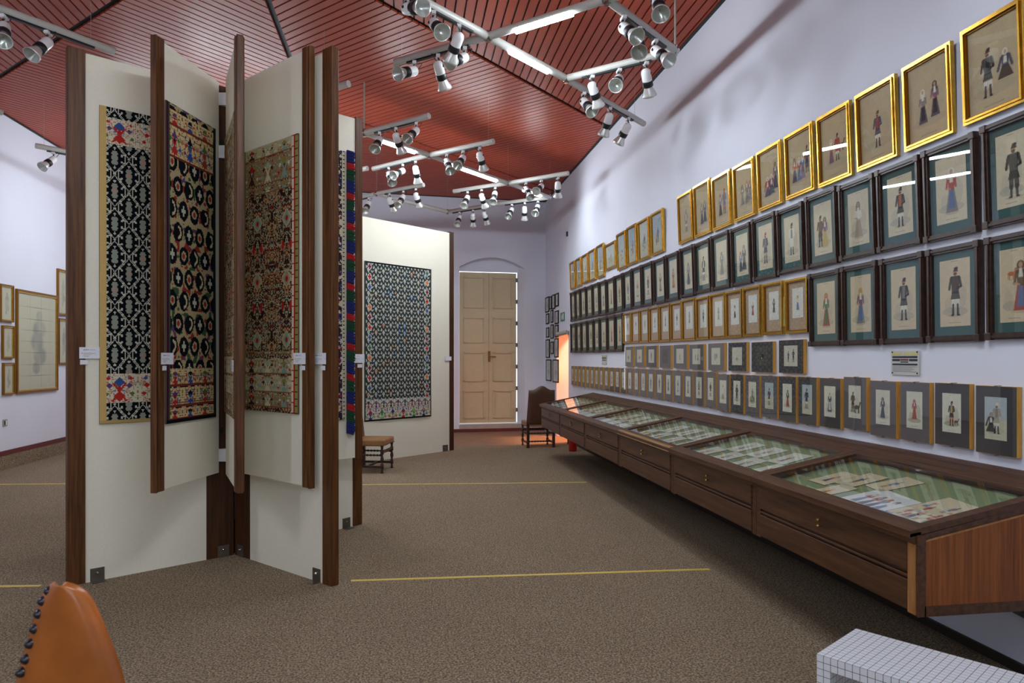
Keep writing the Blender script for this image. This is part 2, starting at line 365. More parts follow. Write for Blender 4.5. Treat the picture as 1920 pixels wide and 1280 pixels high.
# the double door
dr = bpy.data.objects.new('door_1', None); COL.objects.link(dr); dr.location = CORNER; dr.rotation_euler = n0; struct(dr)
em = (eL + eR) / 2 - 0.01; yd = YY(0.26, 0.30)
zp = [DW(900, y)[1] for y in (586, 651, 723)]
for k, (a, b) in enumerate(((eR + 0.006, em - 0.003), (em + 0.003, eL))):
    leaf = MB().box(a, b, yd[0], yd[1], zdb + 0.02, zdt).build('door_leaf', 'door', dr)
    zz = [zdb + 0.02, zp[2], zp[1], zp[0], zdt]
    for lo_, hi_ in zip(zz[:-1], zz[1:]):
        a2, b2, l2, h2 = a + 0.09, b - 0.09, lo_ + 0.1, hi_ - 0.1
        yf = YY(0.232, 0.262); pf = MB()
        for q in ((a2, b2, l2, l2 + .03), (a2, b2, h2 - .03, h2), (a2, a2 + .03, l2, h2), (b2 - .03, b2, l2, h2)): pf.box(q[0], q[1], yf[0], yf[1], q[2], q[3])
        pf.build('panel_moulding', 'door', leaf)
for z in np.linspace(zdb + 0.25, zdt - 0.2, 7):
    yh = YY(0.22, 0.27); MB().box(eR - 0.015, eR + 0.02, yh[0], yh[1], z, z + 0.09).build('hinge', 'steel', dr)
sH, zH = DW(917, 668); hd = MB()
ya2 = YY(0.30, 0.315); MB().box(em - 0.05, em + 0.05, ya2[0], ya2[1], zdb + 0.02, zdt).build('astragal', 'door', dr)
yh = YY(0.235, 0.262); hd.box(sH - 0.025, sH + 0.025, yh[0], yh[1], zH - 0.12, zH + 0.12)
hd.tube((sH, 0.24 * ysign, zH), (sH, 0.19 * ysign, zH), 0.012).tube((sH, 0.19 * ysign, zH), (sH - 0.14, 0.19 * ysign, zH - 0.01), 0.012)
hd.build('door_handle', 'brassold', dr)

# ------------------------------------------------------------------ slatted ceiling
struct(MB().box(XL - TH, XW + TH, Y_REAR - 0.3, 17.5, HC + 0.03, HC + 0.3).build('ceiling', 'black'))
ceil = bpy.data.objects['ceiling']
def clip(poly, nx, ny, c):                      # keep nx*x + ny*y <= c
    out = []
    for (p, q) in zip(poly, poly[1:] + poly[:1]):
        dp = nx * p[0] + ny * p[1] - c; dq = nx * q[0] + ny * q[1] - c
        if dp <= 0: out.append(p)
        if dp * dq < 0:
            t = dp / (dp - dq); out.append((p[0] + (q[0] - p[0]) * t, p[1] + (q[1] - p[1]) * t))
    return out
V1, V2 = 5.88, 9.92; J = 0.045; PIT = 0.101; SW = 0.083
slats = []
def put(poly):
    if len(poly) >= 3:
        a = abs(sum(p[0] * q[1] - p[1] * q[0] for p, q in zip(poly, poly[1:] + poly[:1]))) / 2
        if a > 0.004: slats.append((a, poly))
bk = lambda poly: clip(poly, bn.x, bn.y, bn.x * CORNER.x + bn.y * CORNER.y - 0.03)
r2 = math.sqrt(2)
x = XL + 0.03
while x < XW - 0.03:                            # near field: slats along the room
    x1_ = min(x + SW, XW - 0.03); q = [(x, 0.5), (x1_, 0.5), (x1_, 17), (x, 17)]
    if not (x < XC < x1_):
        s = 1 if x >= XC else -1
        q = clip(q, -s, 1, V1 - s * XC - J)
        put(q)
    else:
        put(clip(clip(q, -1, 1, V1 - XC - J), 1, 1, V1 + XC - J))
    x += PIT
for s in (1, -1):                               # middle field: chevron
    t = 0.0
    while t < 12.5:
        def P(al, ac): return (XC + s * (al - ac) / r2, V1 + (al + ac) / r2)     # al along the joint, ac across it
        q = [P(t, -0.2), P(t + SW, -0.2), P(t + SW, 6), P(t, 6)]
        q = clip(q, s, -1, s * XC - V1 - J) if False else q
        q = clip(q, s, -1, s * XC - V1 - J)
        q = clip(q, -s, 1, V2 - s * XC - J)
        q = clip(q, -s, 0, -s * XC - J * 0.7) if q else q
        q = clip(q, s, 0, (XW - 0.03) if s > 0 else -(XL + 0.03)) if q else q
        q = bk(q) if q else q
        if q: put(q)
        t += PIT
y = V2
while y < 17.5:                                 # far field: slats across the room
    for s in (1, -1):
        q = [(XL + 0.03, y), (XW - 0.03, y), (XW - 0.03, y + SW), (XL + 0.03, y + SW)]
        q = clip(q, s, -1, s * XC - V2 - J); 
        q = clip(q, -s, 0, -s * XC) if q else q
        q = bk(q) if q else q
        if q: put(q)
    y += PIT
slats.sort(key=lambda a: -a[0])
rest = MB()
for k, (a, q) in enumerate(slats):
    if sum(p[0] * r[1] - p[1] * r[0] for p, r in zip(q, q[1:] + q[:1])) < 0: q = q[::-1]
    if k < 298: MB().prism(q, HC, HC + 0.022).build('slat', 'slat', ceil)
    else: rest.prism(q, HC, HC + 0.022)
if rest.v: rest.build('slats_remaining', 'slat', ceil)['kind'] = 'stuff'
struct(MB().box(XW - 0.035, XW, Y_REAR, CORNER.y, HC - 0.012, HC + 0.03).build('trim_4', 'black'))
struct(MB().box(XL, XL + 0.035, Y_REAR, BACKL.y, HC - 0.012, HC + 0.03).build('trim_5', 'black'))
yk = YY(-0.035, 0)
struct(MB().box(0, LB, yk[0], yk[1], HC - 0.012, HC + 0.03).build('trim_6', 'black', None, CORNER, n0))

# ------------------------------------------------------------------ suspended track lighting
HP = EYE + 2.86; PR = 0.036
def HPt(px, py): p = on_height(px, py, HP); return Vector((p.x, p.y, HP))
SEGS = []
def truss(name, label, pipes, tubes, joints, rods, tracks, group='suspended lighting pipes', thick=()):
    base = pipes[0][0]; SEGS.extend(pipes)
    t = thing(name, label, 'lighting track', base, group=group); o = Vector(base)
    for a, b in pipes:
        d = (b - a).normalized(); g = d * 0.03
        MB().tube(a + g - o, b - g - o, PR, 14).build('pipe', 'pipe', t)
    for a, b in tubes:
        e = Vector((0, 0, -0.024))
        MB().tube(a - o + e, b - o + e, 0.031, 12).build('light_tube', 'tube', t)
    for p in joints:
        MB().ball(p - o, 0.045, 10).tube(p - o - Vector((0, 0, .05)), p - o + Vector((0, 0, .05)), 0.02).build('joint', 'chrome', t)
    for p in rods:
        MB().tube(p - o, Vector((p.x, p.y, HC + 0.01)) - o, 0.010 if p in thick else 0.0016, 8).build('hanger_rod', 'cream_plastic', t)
    for a, b in tracks:
        d = (b - a).normalized(); n = Vector((-d.y, d.x, 0)) * 0.017; z = Vector((0, 0, -PR - 0.012)); z2 = Vector((0, 0, -PR + 0.006))
        MB().hull8([a - n + z - o, b - n + z - o, b + n + z - o, a + n + z - o], [a - n + z2 - o, b - n + z2 - o, b + n + z2 - o, a + n + z2 - o]).build('track', 'blackmetal', t)
    return t
def lerp(a, b, t): return a + (b - a) * t
def along(a, b, px):                    # point on segment a-b whose pixel column is px
    best = min((abs(960 + F * ((p.x * CA - p.y * SA) / (p.x * SA + p.y * CA)) - px), i) for i, p in ((i, lerp(a, b, i / 400.0)) for i in range(401)))
    return lerp(a, b, best[1] / 400.0)
J1 = HPt(915, 68); J2 = HPt(1061, 147); J4 = HPt(1266, 95)
d1 = Vector((1, 1, 0)).normalized(); d2 = Vector((1, -1, 0)).normalized()
d1 = (J2 - J1).normalized()
J3 = J4 + (J1 - J2)
p1e = HPt(1209, 233); p1s = J1 - d1 * 2.2; p2s = HPt(737, 118); p2e = J3 + (J3 - J1).normalized() * 1.3
truss('track_grid', 'nearest crossed grey lighting pipes with two lit tubes below the ceiling', 
      [(p1s, J1), (J1, J2), (J2, p1e), (p2s, J1), (J1, J3), (J3, p2e), (J3, J4), (J2, J4)],
      [(along(J1, J3, 967), along(J1, J3, 1073)), (along(J1, J2, 957), along(J1, J2, 1027))],
      [J1, J2, J3, J4], [J4, p1e - d1 * 0.25, p1s, p2s + (J1 - p2s) * 0.1],
      [(along(p1s, J1, 770), along(p1s, J1, 885)), (along(p2s, J1, 764), along(p2s, J1, 880)), (along(J3, J4, 1172), along(J3, J4, 1247)),
       (along(J2, J4, 1092), along(J2, J4, 1222)), (along(J2, p1e, 1093), along(J2, p1e, 1186)), (along(J3, p2e, 1190), along(J3, p2e, 1260))], thick=(J4,))
J5 = HPt(683, 249); J6 = HPt(804.6, 290.6); J7 = HPt(952.4, 343.3); J8 = HPt(1031, 370)
e5 = HPt(808, 216); a7 = HPt(697, 317); b7 = HPt(929, 264); a8 = HPt(848, 359); b8 = HPt(1069, 324); a9 = HPt(926, 383)
truss('track_grid', 'middle grid of grey lighting pipes carrying three lit fluorescent tubes', 
      [(J5, e5), (J5, J6), (J6, J7), (J7, J8), (a7, J6), (J6, b7), (a8, J7), (J7, b8), (a9, J8)],
      [(along(J5, J6, 716), along(J5, J6, 777)), (along(J6, J7, 841), along(J6, J7, 930)), (along(J7, J8, 982), along(J7, J8, 1013))],
      [J5, J6, J7, J8], [J5, J7, J8, b7 + (J6 - b7) * 0.1],
      [(along(J5, e5, 703), along(J5, e5, 782)), (along(a7, J6, 714), along(a7, J6, 780)), (along(J6, b7, 828), along(J6, b7, 903)),
       (along(a8, J7, 864), along(a8, J7, 928)), (along(J7, b8, 973), along(J7, b8, 1046)), (along(a9, J8, 947), along(a9, J8, 1012))], thick=(J5,))
K1 = HPt(706, 363); K2 = HPt(839, 397); k3 = HPt(797, 346); k4 = HPt(660, 374); k5 = HPt(922, 384)
truss('track_grid', 'farthest grey lighting pipes with unlit spotlights near the back wall', [(K1, K2), (k4, K1), (K1, k3), (K2, k5)], [], [K1, K2], [K1, K2],
      [(along(k4, K1, 676), along(k4, K1, 690)), (along(K1, k3, 722), along(K1, k3, 779)), (along(K2, k5, 849), along(K2, k5, 911))])
L1 = HPt(-60, -6); L2 = HPt(219, 98)
truss('track_grid', 'grey lighting pipe crossing the upper left corner before the display stand', [(L1, L2)], [], [L1], [L1, lerp(L1, L2, .8)], [(along(L1, L2, 5), along(L1, L2, 176))])
L3 = HPt(62, 272); L4 = HPt(190, 298)
truss('track_grid', 'short grey lighting pipe beside the left wall above the sketches', [(L3, L4)], [], [], [lerp(L3, L4, .15)], [(along(L3, L4, 88), along(L3, L4, 160))])
L5 = HPt(-60, 192); L6 = HPt(9, 212)
truss('track_grid', 'pipe end poking into view at the far left edge', [(L5, L6)], [], [], [lerp(L5, L6, .3)], [])
L7 = HPt(560, 181); L8 = HPt(658, 156)
truss('track_grid', 'pipe end showing beside the right post of the display stand', [(L7, L8)], [], [], [lerp(L7, L8, .5)], [])
L9 = HPt(640, 324); L10 = HPt(692, 315)
truss('track_grid', 'small pipe end just right of the rear post of the stand', [(L9, L10)], [], [], [lerp(L9, L10, .5)], [])
# the same lighting goes on over and behind the camera
for k, (x, y) in enumerate(((-4.3, 1.9), (0.3, 2.4), (0.6, -2.0), (-2.2, 10.2), (-3.55, 11.5))):  # last two tubes are added behind the stand to brighten the far end
    a = Vector((x - .75, y - .75, HP)); b = Vector((x + .75, y + .75, HP)); 
    truss('track_grid', ['grey lighting pipe with a lit tube left of the camera', 'grey lighting pipe with a lit tube above the camera', 'grey lighting pipe with a lit tube behind the camera on the right', 'nearest added lit tube and pipe, unseen behind the display stand', 'farther added lit tube and pipe, unseen behind the display stand'][k],
          [(a, b)], [(lerp(a, b, .1), lerp(a, b, .9))], [], [lerp(a, b, .1), lerp(a, b, .9)], [])

# one spotlight, copied for each place
def spot_parts():
    """mesh data in the lamp's own frame: -Z is the aim; the pivot is at the origin"""
    d = {}
    d['housing'] = (MB().rev([(0, .012), (.06, .026), (.16, .037), (.35, .042), (1, .042)], (0, 0, .03), (0, 0, -.075), 14), 'white')
    d['collar'] = (MB().rev([(0, .044), (.1, .046), (.9, .046), (1, .042)], (0, 0, -.075), (0, 0, -.125), 14), 'blackmetal')
    d['reflector'] = (MB().rev([(0, .034), (.35, .044), (.8, .060), (1, .064), (1.0, .061), (.95, .056), (.4, .03), (.3, .004)], (0, 0, -.12), (0, 0, -.205), 16, False), 'lampglass')
    d['lens'] = (MB().rev([(0, .0595), (1, .058)], (0, 0, -.2), (0, 0, -.2025), 16), 'glass')
    return d
SP = {k: (v[0].build('spot_' + k, v[1])) for k, v in spot_parts().items()}
SPM = {k: o.data for k, o in SP.items()}
for o in list(SP.values()): bpy.data.objects.remove(o)
spots = [  # mount px, lens px, facing (-1 towards the camera), where
    (772, -8, 797, 23, -1, 'nearest cross, leftmost on the long pipe, aimed sideways'), (822, 20, 836, 64, -1, 'nearest cross, second on the long pipe'), (868, 46, 852, 92, 1, 'nearest cross, on the long pipe just left of the joint'),
    (778, 117, 760, 146, -1, 'leftmost under the left arm of the nearest cross'), (821, 104, 829, 147, 1, 'middle one under the left arm of the nearest cross'), (868, 88, 850, 122, -1, 'right one under the left arm of the nearest cross'),
    (1176, 30, 1190, 73, -1, 'leftmost on the pipe running to the right wall corner joint'), (1204, 52, 1200, 101, -1, 'middle one on the pipe running to the corner joint'), (1233, 75, 1249, 118, -1, 'right one beside the corner joint at the wall'),
    (1231, -22, 1230, 32, -1, 'hanging from the top edge of the picture'),
    (1105, 140, 1118, 182, 1, 'leftmost under the short cross pipe by the right wall'), (1157, 128, 1150, 161, -1, 'middle one under the short cross pipe by the right wall'), (1206, 114, 1216, 160, 1, 'right one under the short cross pipe by the right wall'),
    (1098, 174, 1108, 211, -1, 'first on the pipe end pointing at the right wall'), (1142, 203, 1135, 240, 1, 'second on the pipe end pointing at the right wall'), (1178, 222, 1166, 257, 1, 'last on the pipe end, against the white wall'),
    (707, 247, 704, 278, -1, 'first beside the rear post of the display stand'), (738, 239, 744, 272, 1, 'in front of the first middle tube'), (776, 229, 766, 260, -1, 'third beside the display stand, aimed left'),
    (721, 313, 729, 341, -1, 'leftmost of the three hanging low beside the stand'), (749, 307, 739, 328, -1, 'second of the three hanging low beside the stand'), (772, 301, 774, 332, 1, 'third of the three hanging low beside the stand'),
    (835, 289, 842, 321, -1, 'left one in front of the long middle tube'), (864, 282, 858, 309, -1, 'middle one in front of the long middle tube'), (894, 275, 901, 309, 1, 'right one beyond the long middle tube'),
    (871, 358, 866, 384, -1, 'leftmost of three under the middle grid, near the ceiling edge'), (897, 354, 902, 379, 1, 'second of three under the middle grid, near the ceiling edge'), (922, 350, 919, 376, -1, 'third of three under the middle grid, near the ceiling edge'),
    (980, 341, 987, 368, -1, 'left one in front of the short far tube'), (1009, 336, 1002, 356, -1, 'middle one in front of the short far tube'), (1040, 331, 1041, 358, 1, 'right of the short far tube by the wall'),
    (955, 382, 950, 403, -1, 'first of three below the last joint by the corner'), (979, 379, 979, 405, 1, 'second of three below the last joint by the corner'), (1004, 376, 1000, 397, -1, 'third of three below the last joint by the corner'),
    (857, 397, 855, 418, -1, 'first of three against the back wall'), (882, 393, 882, 416, 1, 'second of three against the back wall'), (904, 390, 909, 413, 1, 'third of three against the back wall'),
    (728, 363, 733, 388, 1, 'first of three above the far white panel'), (753, 358, 747, 383, -1, 'second of three above the far white panel'), (774, 353, 779, 380, 1, 'third of three above the far white panel'),
    (684, 370, 681, 393, -1, 'half hidden beside the rear post of the stand'),
    (14, 27, 30, 83, -1, 'leftmost one at the upper left edge'), (97, 57, 89, 105, -1, 'beside the top of the left post'), (104, 285, 99, 311, -1, 'small one above the framed sketches on the left wall'),
]
SPSC = 1.12
for (mx, my, lx, ly, sg, where) in spots:
    m = on_height(mx, my, HP - PR - 0.012); best = None
    for a_, b_ in SEGS:
        ab = b_ - a_; tt = max(0.02, min(.98, (m - a_).dot(ab) / ab.length_squared)); q_ = a_ + ab * tt; dd = math.hypot(q_.x - m.x, q_.y - m.y)
        if best is None or dd < best[0]: best = (dd, q_)
    m = Vector((best[1].x, best[1].y, m.z)); zc = m.x * SA + m.y * CA
    dx = (lx - mx) / F * zc; dz = -(ly - my) / F * zc + 0.085; R_ = 0.2 * SPSC
    k = math.hypot(dx, dz); 
    if k > R_ * 0.97: dx, dz = dx * R_ * 0.97 / k, dz * R_ * 0.97 / k
    fw = sg * math.sqrt(max(R_ * R_ - dx * dx - dz * dz, 0.0))
    fw = max(-0.11, min(0.11, fw))
    aim = (Vector((CA, -SA, 0)) * dx + Vector((0, 0, 1)) * dz + Vector((SA, CA, 0)) * fw).normalized()
    root = thing('spotlight', 'white spotlight, ' + where, 'spotlight', m, group='track spotlights')
    pv = Vector((0, 0, -0.085))
    ad = Vector((1, 1, 0)).normalized() if False else Vector((0, 1, 0))
    MB().box(-.018, .018, -.04, .04, -.022, 0.004).build('adapter', 'white', root)
    side = aim.cross(Vector((0, 0, 1))); side = side.normalized() if side.length > 0.05 else Vector((1, 0, 0))
    q = pv + aim * 0.02 + side * 0.05
    MB().path([Vector((0, 0, -.01)), Vector((0, 0, -.05)) + side * .012, q], 0.009, 6).tube(q, q - side * 0.02, 0.011, 8).build('bracket', 'blackmetal', root)
    c = pv - aim * 0.03; loop = [Vector((0, 0, -.02)) - side * (.05 * math.sin(i / 7 * math.pi)) + (c - Vector((0, 0, -.02))) * (i / 7) + Vector((0, 0, .02 * math.sin(i / 7 * math.pi))) - aim * (.04 * math.sin(i / 7 * math.pi)) for i in range(8)]
    MB().path(loop, 0.0035, 5).build('cord', 'blackmetal', root)
    rt = (-aim).to_track_quat('Z', 'Y').to_euler()
    for nm in ('housing', 'collar', 'reflector', 'lens'):
        o = link(nm, SPM[nm], root, pv, rt); o.scale = (SPSC,) * 3

# ------------------------------------------------------------------ textiles: small weaving programs
rs = np.random.RandomState(11)
def L(*c): return np.array(lin(c))
def blobs(h, w, k, rng, mirror=True):
    a = rng.rand(h // k + 2, w // k + 2); yy, xx = np.mgrid[0:h, 0:w] / float(k)
    iy, ix = yy.astype(int), xx.astype(int); fy, fx = yy - iy, xx - ix
    v = a[iy, ix] * (1 - fy) * (1 - fx) + a[iy + 1, ix] * fy * (1 - fx) + a[iy, ix + 1] * (1 - fy) * fx + a[iy + 1, ix + 1] * fy * fx
    if mirror: v = np.concatenate([v[:, :(w + 1) // 2], v[:, :w // 2][:, ::-1]], 1)
    return v
def motif(h, w, base, pal, rng, dens=0.5, k=3):
    img = np.tile(base, (h, w, 1)).astype(float)
    for c in pal:
        img[blobs(h, w, k, rng) > 1 - dens / len(pal) * 1.1] = c
    return img
CRM = L(206, 196, 168)
def band(h, w, base, cols, rng, period):
    """flowers, pots and birds in a row"""
    img = np.tile(base, (h, w, 1)).astype(float); yy, xx = np.mgrid[0:h, 0:w]
    n = max(1, w // period); per = max(4, period)
    for q, c in enumerate(cols):                   # scattered leaves and sprigs between the larger motifs
        t = blobs(h, per, 2, rng); t = np.tile(t, (1, w // per + 1))[:, :w]; img[t > .86] = c * .8 + base * .2
    for j in range(n + 1):
        cx = j * period + period // 2; a = cols[j % len(cols)]
        for (ox, oy, r, c) in ((0, .28, .16, a), (0, .5, .1, cols[(j + 1) % len(cols)]), (-.26, .4, .09, cols[(j + 2) % len(cols)]), (.26, .4, .09, cols[(j + 2) % len(cols)]), (0, .76, .17, cols[(j + 3) % len(cols)]),
                              (-.34, .68, .07, cols[(j + 4) % len(cols)]), (.34, .68, .07, cols[(j + 4) % len(cols)]), (-.3, .15, .06, cols[(j + 5) % len(cols)]), (.3, .15, .06, cols[(j + 5) % len(cols)])):
            X = (xx - cx) / period - ox; Y = (yy / h - oy)
            img[np.abs(X) + np.abs(Y) * 0.9 < r] = c
        X = np.abs(xx - cx) / period; img[(np.abs(X - np.abs(yy / h - .6) * .55) < .035) & (yy / h > .3) & (yy / h < .92)] = cols[(j + 3) % len(cols)]
    return img
RED, BLU, GRN, PUR, PNK, BLK = L(176, 44, 40), L(58, 82, 140), L(86, 112, 52), L(92, 66, 104), L(190, 130, 112), L(20, 22, 28)
def rug_black(nx, ny, cell=.0062):
    yy, xx = np.mgrid[0:ny, 0:nx] * cell
    pw, ph = 0.186, 0.238
    u = xx / pw; v = yy / ph
    def loc(ox, oy):
        a = (u - ox) - np.round(u - ox); b = (v - oy) - np.round(v - oy); return a, b
    a1, b1 = loc(0, 0); a2, b2 = loc(.5, .5)
    first = (np.abs(a1) + np.abs(b1)) < (np.abs(a2) + np.abs(b2))
    a = np.where(first, a1, a2); b = np.where(first, b1, b2); d = np.abs(a) + np.abs(b)
    img = np.tile(BLK * .7, (ny, nx, 1)).astype(float); grey = L(142, 146, 134); pale = L(190, 190, 174)
    A_, B_ = np.abs(a), np.abs(b)
    img[(np.abs(d - 0.47) < 0.019) & (B_ > .14)] = pale                     # zigzag stems
    img[(A_ < .13) & (B_ < .17) & ~((A_ > .09) & (B_ > .05) & (B_ < .11))] = grey
    img[(A_ < .07) & (B_ < .215)] = grey
    img[(A_ < .03) & (B_ < .33) & (B_ > .24)] = pale; img[(A_ < .06) & (np.abs(B_ - .30) < .016)] = pale   # sprigs above and below
    img[(np.abs(A_ - .37) < .017) & (B_ < .13)] = pale; img[(np.abs(A_ - .31) < .06) & (np.abs(B_ - .125) < .016)] = pale   # curled hooks
    img[(np.abs(A_ - .25) < .02) & (np.abs(B_ - .095) < .03)] = pale
    img[(A_ > .465) & (B_ < .25) & (((yy / cell).astype(int) // 2) % 2 == 0)] = pale
    r_ = ((np.round(u * 2) + np.round(v * 2)).astype(int) % 6 == 0)
    img[(A_ + B_ * 1.2 < .09) & (A_ + B_ > .03) & r_] = PNK
    cols = [BLU, RED, PUR, RED, GRN, RED]
    for t0, t1 in ((.035, .115), (.845, .935)):
        i0, i1 = int(ny * t0), int(ny * t1); img[i0:i1] = band(i1 - i0, nx, L(206, 198, 172), cols, rs, 40)
    img[:, :7] = L(196, 164, 104); img[-4:] = L(176, 148, 96)
    return img
def rug_rosette(nx, ny):
    img = np.tile(L(176, 158, 118), (ny, nx, 1)).astype(float); yy, xx = np.mgrid[0:ny, 0:nx]
    px, py = 16, 19; j = (yy // py); ox = (j % 2) * (px // 2)
    X = ((xx + ox) % px - px / 2 + .5) / (px / 2); Y = (yy % py - py / 2 + .5) / (py / 2); d = np.sqrt(X * X + Y * Y) * (.93 + .22 * blobs(ny, nx, 4, rs, False))
    img[d < .90] = BLK; kind = ((xx + ox) // px + j * 2) % 3
    img[(np.abs(X) < .14) & (np.abs(Y) < .45) & (kind == 0)] = L(190, 190, 170); img[(np.abs(Y) < .12) & (np.abs(X) < .4) & (kind == 0)] = L(190, 190, 170)
    img[(d < .45) & (kind == 1)] = L(186, 170, 130); img[(d < .26) & (kind == 1)] = L(150, 56, 48)
    img[(np.abs(d - .5) < .12) & (X > 0) & (kind == 2)] = L(200, 186, 146)
    n = blobs(ny, nx, 4, rs); m = (d >= .90)
    img[m & (n > .72)] = L(140, 52, 44); img[m & (n < .3)] = L(60, 88, 60); n2 = blobs(ny, nx, 5, rs); img[m & (n2 > .78)] = PUR
    cols = [L(86, 62, 110), BLK, L(60, 110, 60), RED, L(50, 72, 140), L(150, 60, 44)]
    for t0, t1 in ((.02, .065), (.07, .165), (.83, .885), (.89, .95), (.955, .99)):
        i0, i1 = int(ny * t0), int(ny * t1); img[i0:i1] = band(i1 - i0, nx, L(206, 184, 132), cols, rs, 22); img[i1 - 1:i1 + 1] = L(120, 50, 40)
    img[:, :3] = L(70, 26, 50); img[:, 3:5] = L(60, 80, 60); img[:, -4:] = L(30, 44, 40); img[-3:] = BLK; return img
def rug_brown(nx, ny, base=(92, 62, 44)):
    img = np.zeros((ny, nx, 3)); pal = [L(70, 44, 34), L(176, 160, 126), L(150, 138, 110), L(46, 30, 26), L(168, 40, 38), L(126, 150, 132), L(150, 132, 66), L(190, 120, 80)]
    order = [3, 0, 1, 0, 2, 3, 5, 0, 1, 3, 2, 0, 4, 0, 6, 1, 3, 7, 0, 2]
    th = 52; y = 0; tiles = []
    for q in range(2):
        n1 = blobs(th, 46, 4, rs) * .75 + blobs(th, 46, 2, rs) * .25; rk = np.argsort(np.argsort(n1.ravel())).reshape(n1.shape) / float(n1.size)
        t = np.array([pal[o] for o in order])[np.minimum((rk * len(order)).astype(int), len(order) - 1)]
        yy, xx = np.mgrid[0:th, 0:46]; dd = np.abs(xx - 22.5) / 8 + np.abs(yy - th * .3) / 9; t[dd < 1] = pal[1]; t[dd < .7] = pal[5] if q else pal[2]; t[dd < .35] = pal[4]
        dd = np.abs(np.abs(xx - 22.5) - 6) / 3 + np.abs(yy - th * .75) / 6; t[dd < 1] = pal[4]; tiles.append(t)
    while y < ny:
        h = min(th, ny - y); t = tiles[(y // th) % 2]; row = np.concatenate([t] * (nx // 46 + 1), 1)[:, :nx]; img[y:y + h] = row[:h]; y += th
    cols = [L(168, 40, 38), L(150, 170, 150), L(140, 124, 54), L(60, 36, 30), L(200, 190, 160), L(126, 150, 140)]
    for t0, t1 in ((.0, .05), (.055, .15), (.155, .185), (.775, .79), (.8, .86), (.865, .93), (.935, .985)):
        i0, i1 = int(ny * t0), int(ny * t1); img[i0:i1] = band(i1 - i0, nx, L(140, 116, 84) if int(t0 * 100) % 2 else L(176, 164, 130), cols, rs, 26); img[i1 - 1:i1] = L(120, 90, 60)
    img[:, -9:-6] = L(206, 190, 160); img[:, -6:-4] = L(160, 34, 40); img[:, -4:] = L(140, 130, 70); img[::6, -4:] = L(60, 60, 40); img[::9, -9:-6] = L(170, 40, 40)
    img[:, :3] = L(120, 110, 70); return img
def rug_bw(nx, ny):
    th, tw = 10, 12; t = np.tile(L(178, 178, 166), (th, tw, 1)).astype(float)
    art = ["####....####", "#.##....##.#", "..###..###..", ".####..####.", "######.#####", "##.######.##", "##..####..##", "#...####...#", "#..##..##..#", "####....####"]
    for y_, r in enumerate(art):
        for x_, ch in enumerate(r):
            if ch == '#': t[y_, x_] = L(50, 56, 55)
    img = np.tile(t, (ny // th + 1, nx // tw + 1, 1))[:ny, :nx].copy()
    n = blobs(ny, nx, 5, rs, False); lt = img[..., 0] > .3
    img[lt & (n > .80)] = L(190, 150, 120); img[lt & (n < .2)] = L(140, 160, 190); img[lt & (n > .9)] = L(190, 120, 110)
    for x0 in (4, nx - 12):
        for y_ in range(6, int(ny * .87), 13):
            yy, xx = np.mgrid[0:ny, 0:nx]; d = np.abs(xx - x0 - 3.5) / 3 + np.abs(yy - y_) / 4
            img[d < 1.4] = L(196, 196, 184); img[d < 1] = [RED, BLU, L(60, 100, 80), L(206, 110, 50), L(120, 40, 70)][(y_ // 13 + x0) % 5]
    i0, i1 = int(ny * .865), int(ny * .925); img[i0:i1] = band(i1 - i0, nx, L(196, 196, 178), [L(46, 44, 40), L(110, 90, 110), L(60, 86, 140), L(140, 60, 60), L(100, 50, 100), L(80, 80, 70)], rs, 12)
    i2 = ny; img[i1:i2] = band(i2 - i1, nx, L(200, 196, 176), [L(170, 44, 40), L(60, 120, 70), L(40, 50, 120), L(90, 50, 120), L(120, 170, 110), L(170, 120, 110)], rs, 18)
    img[:2] = BLK; img[-2:] = BLK; img[:, :2] = L(60, 66, 66); img[:, -2:] = L(60, 66, 66); return img
def rug_fringe(nx, ny):
    img = np.zeros((ny, nx, 3)); pal = [L(196, 186, 160), L(40, 40, 48), L(170, 40, 44), L(60, 60, 130), L(150, 140, 90)]
    for y in range(0, ny, 40):
        t = motif(40, nx, L(150, 132, 110), [pal[1], pal[2], pal[1], pal[3], pal[0], pal[1]], rs, 2.6, 2); img[y:y + 40] = t[:min(40, ny - y)]
    img[:, -3:] = pal[0]; img[::4, -2:] = pal[1]; return img

# ------------------------------------------------------------------ the display stand with swinging leaves
PT = 3.78
O = W(-2.25, 5.70)
def arm(stand, end, name, bracket_s=None, front=1, cards=()):
    """fixed floor panel from the hub to END; local X runs from the hub outwards, local -Y*front is its seen face"""
    d = end - O; Ln = d.length; rz = math.atan2(d.y, d.x)
    loc = O - Vector(stand.location)
    p = MB().box(.24, Ln - .105, -.022, .022, .012, PT - .02).build('fixed_panel', 'panel', stand, loc, (0, 0, rz))
    MB().bbox(Ln - .11, Ln, -.03, .03, 0.012, PT, .004).build('outer_post', 'post', p)
    MB().bbox(.03, .245, -.028, .028, 0.012, PT, .004).build('inner_plank', 'postdark', p)
    for s in (Ln - .23, .07):
        yf = -.03 * front if s < .2 else -.022 * front
        b = MB().box(s, s + .09, min(yf, yf - .004 * front), max(yf, yf - .004 * front), .012, .105).build('floor_bracket', 'steel', p)
    MB().box(Ln - .23, Ln - .14, min(-.022 * front, -.09 * front), max(-.022 * front, -.09 * front), .012, .016).build('floor_bracket', 'steel', p)
    for s in (Ln - .185, .115): MB().rev([(0, .014), (.5, .012), (1, .003)], (s, -.024 * front, .07), (s, -.045 * front, .07), 8).build('bolt', 'chrome', p)
    return p, rz, Ln
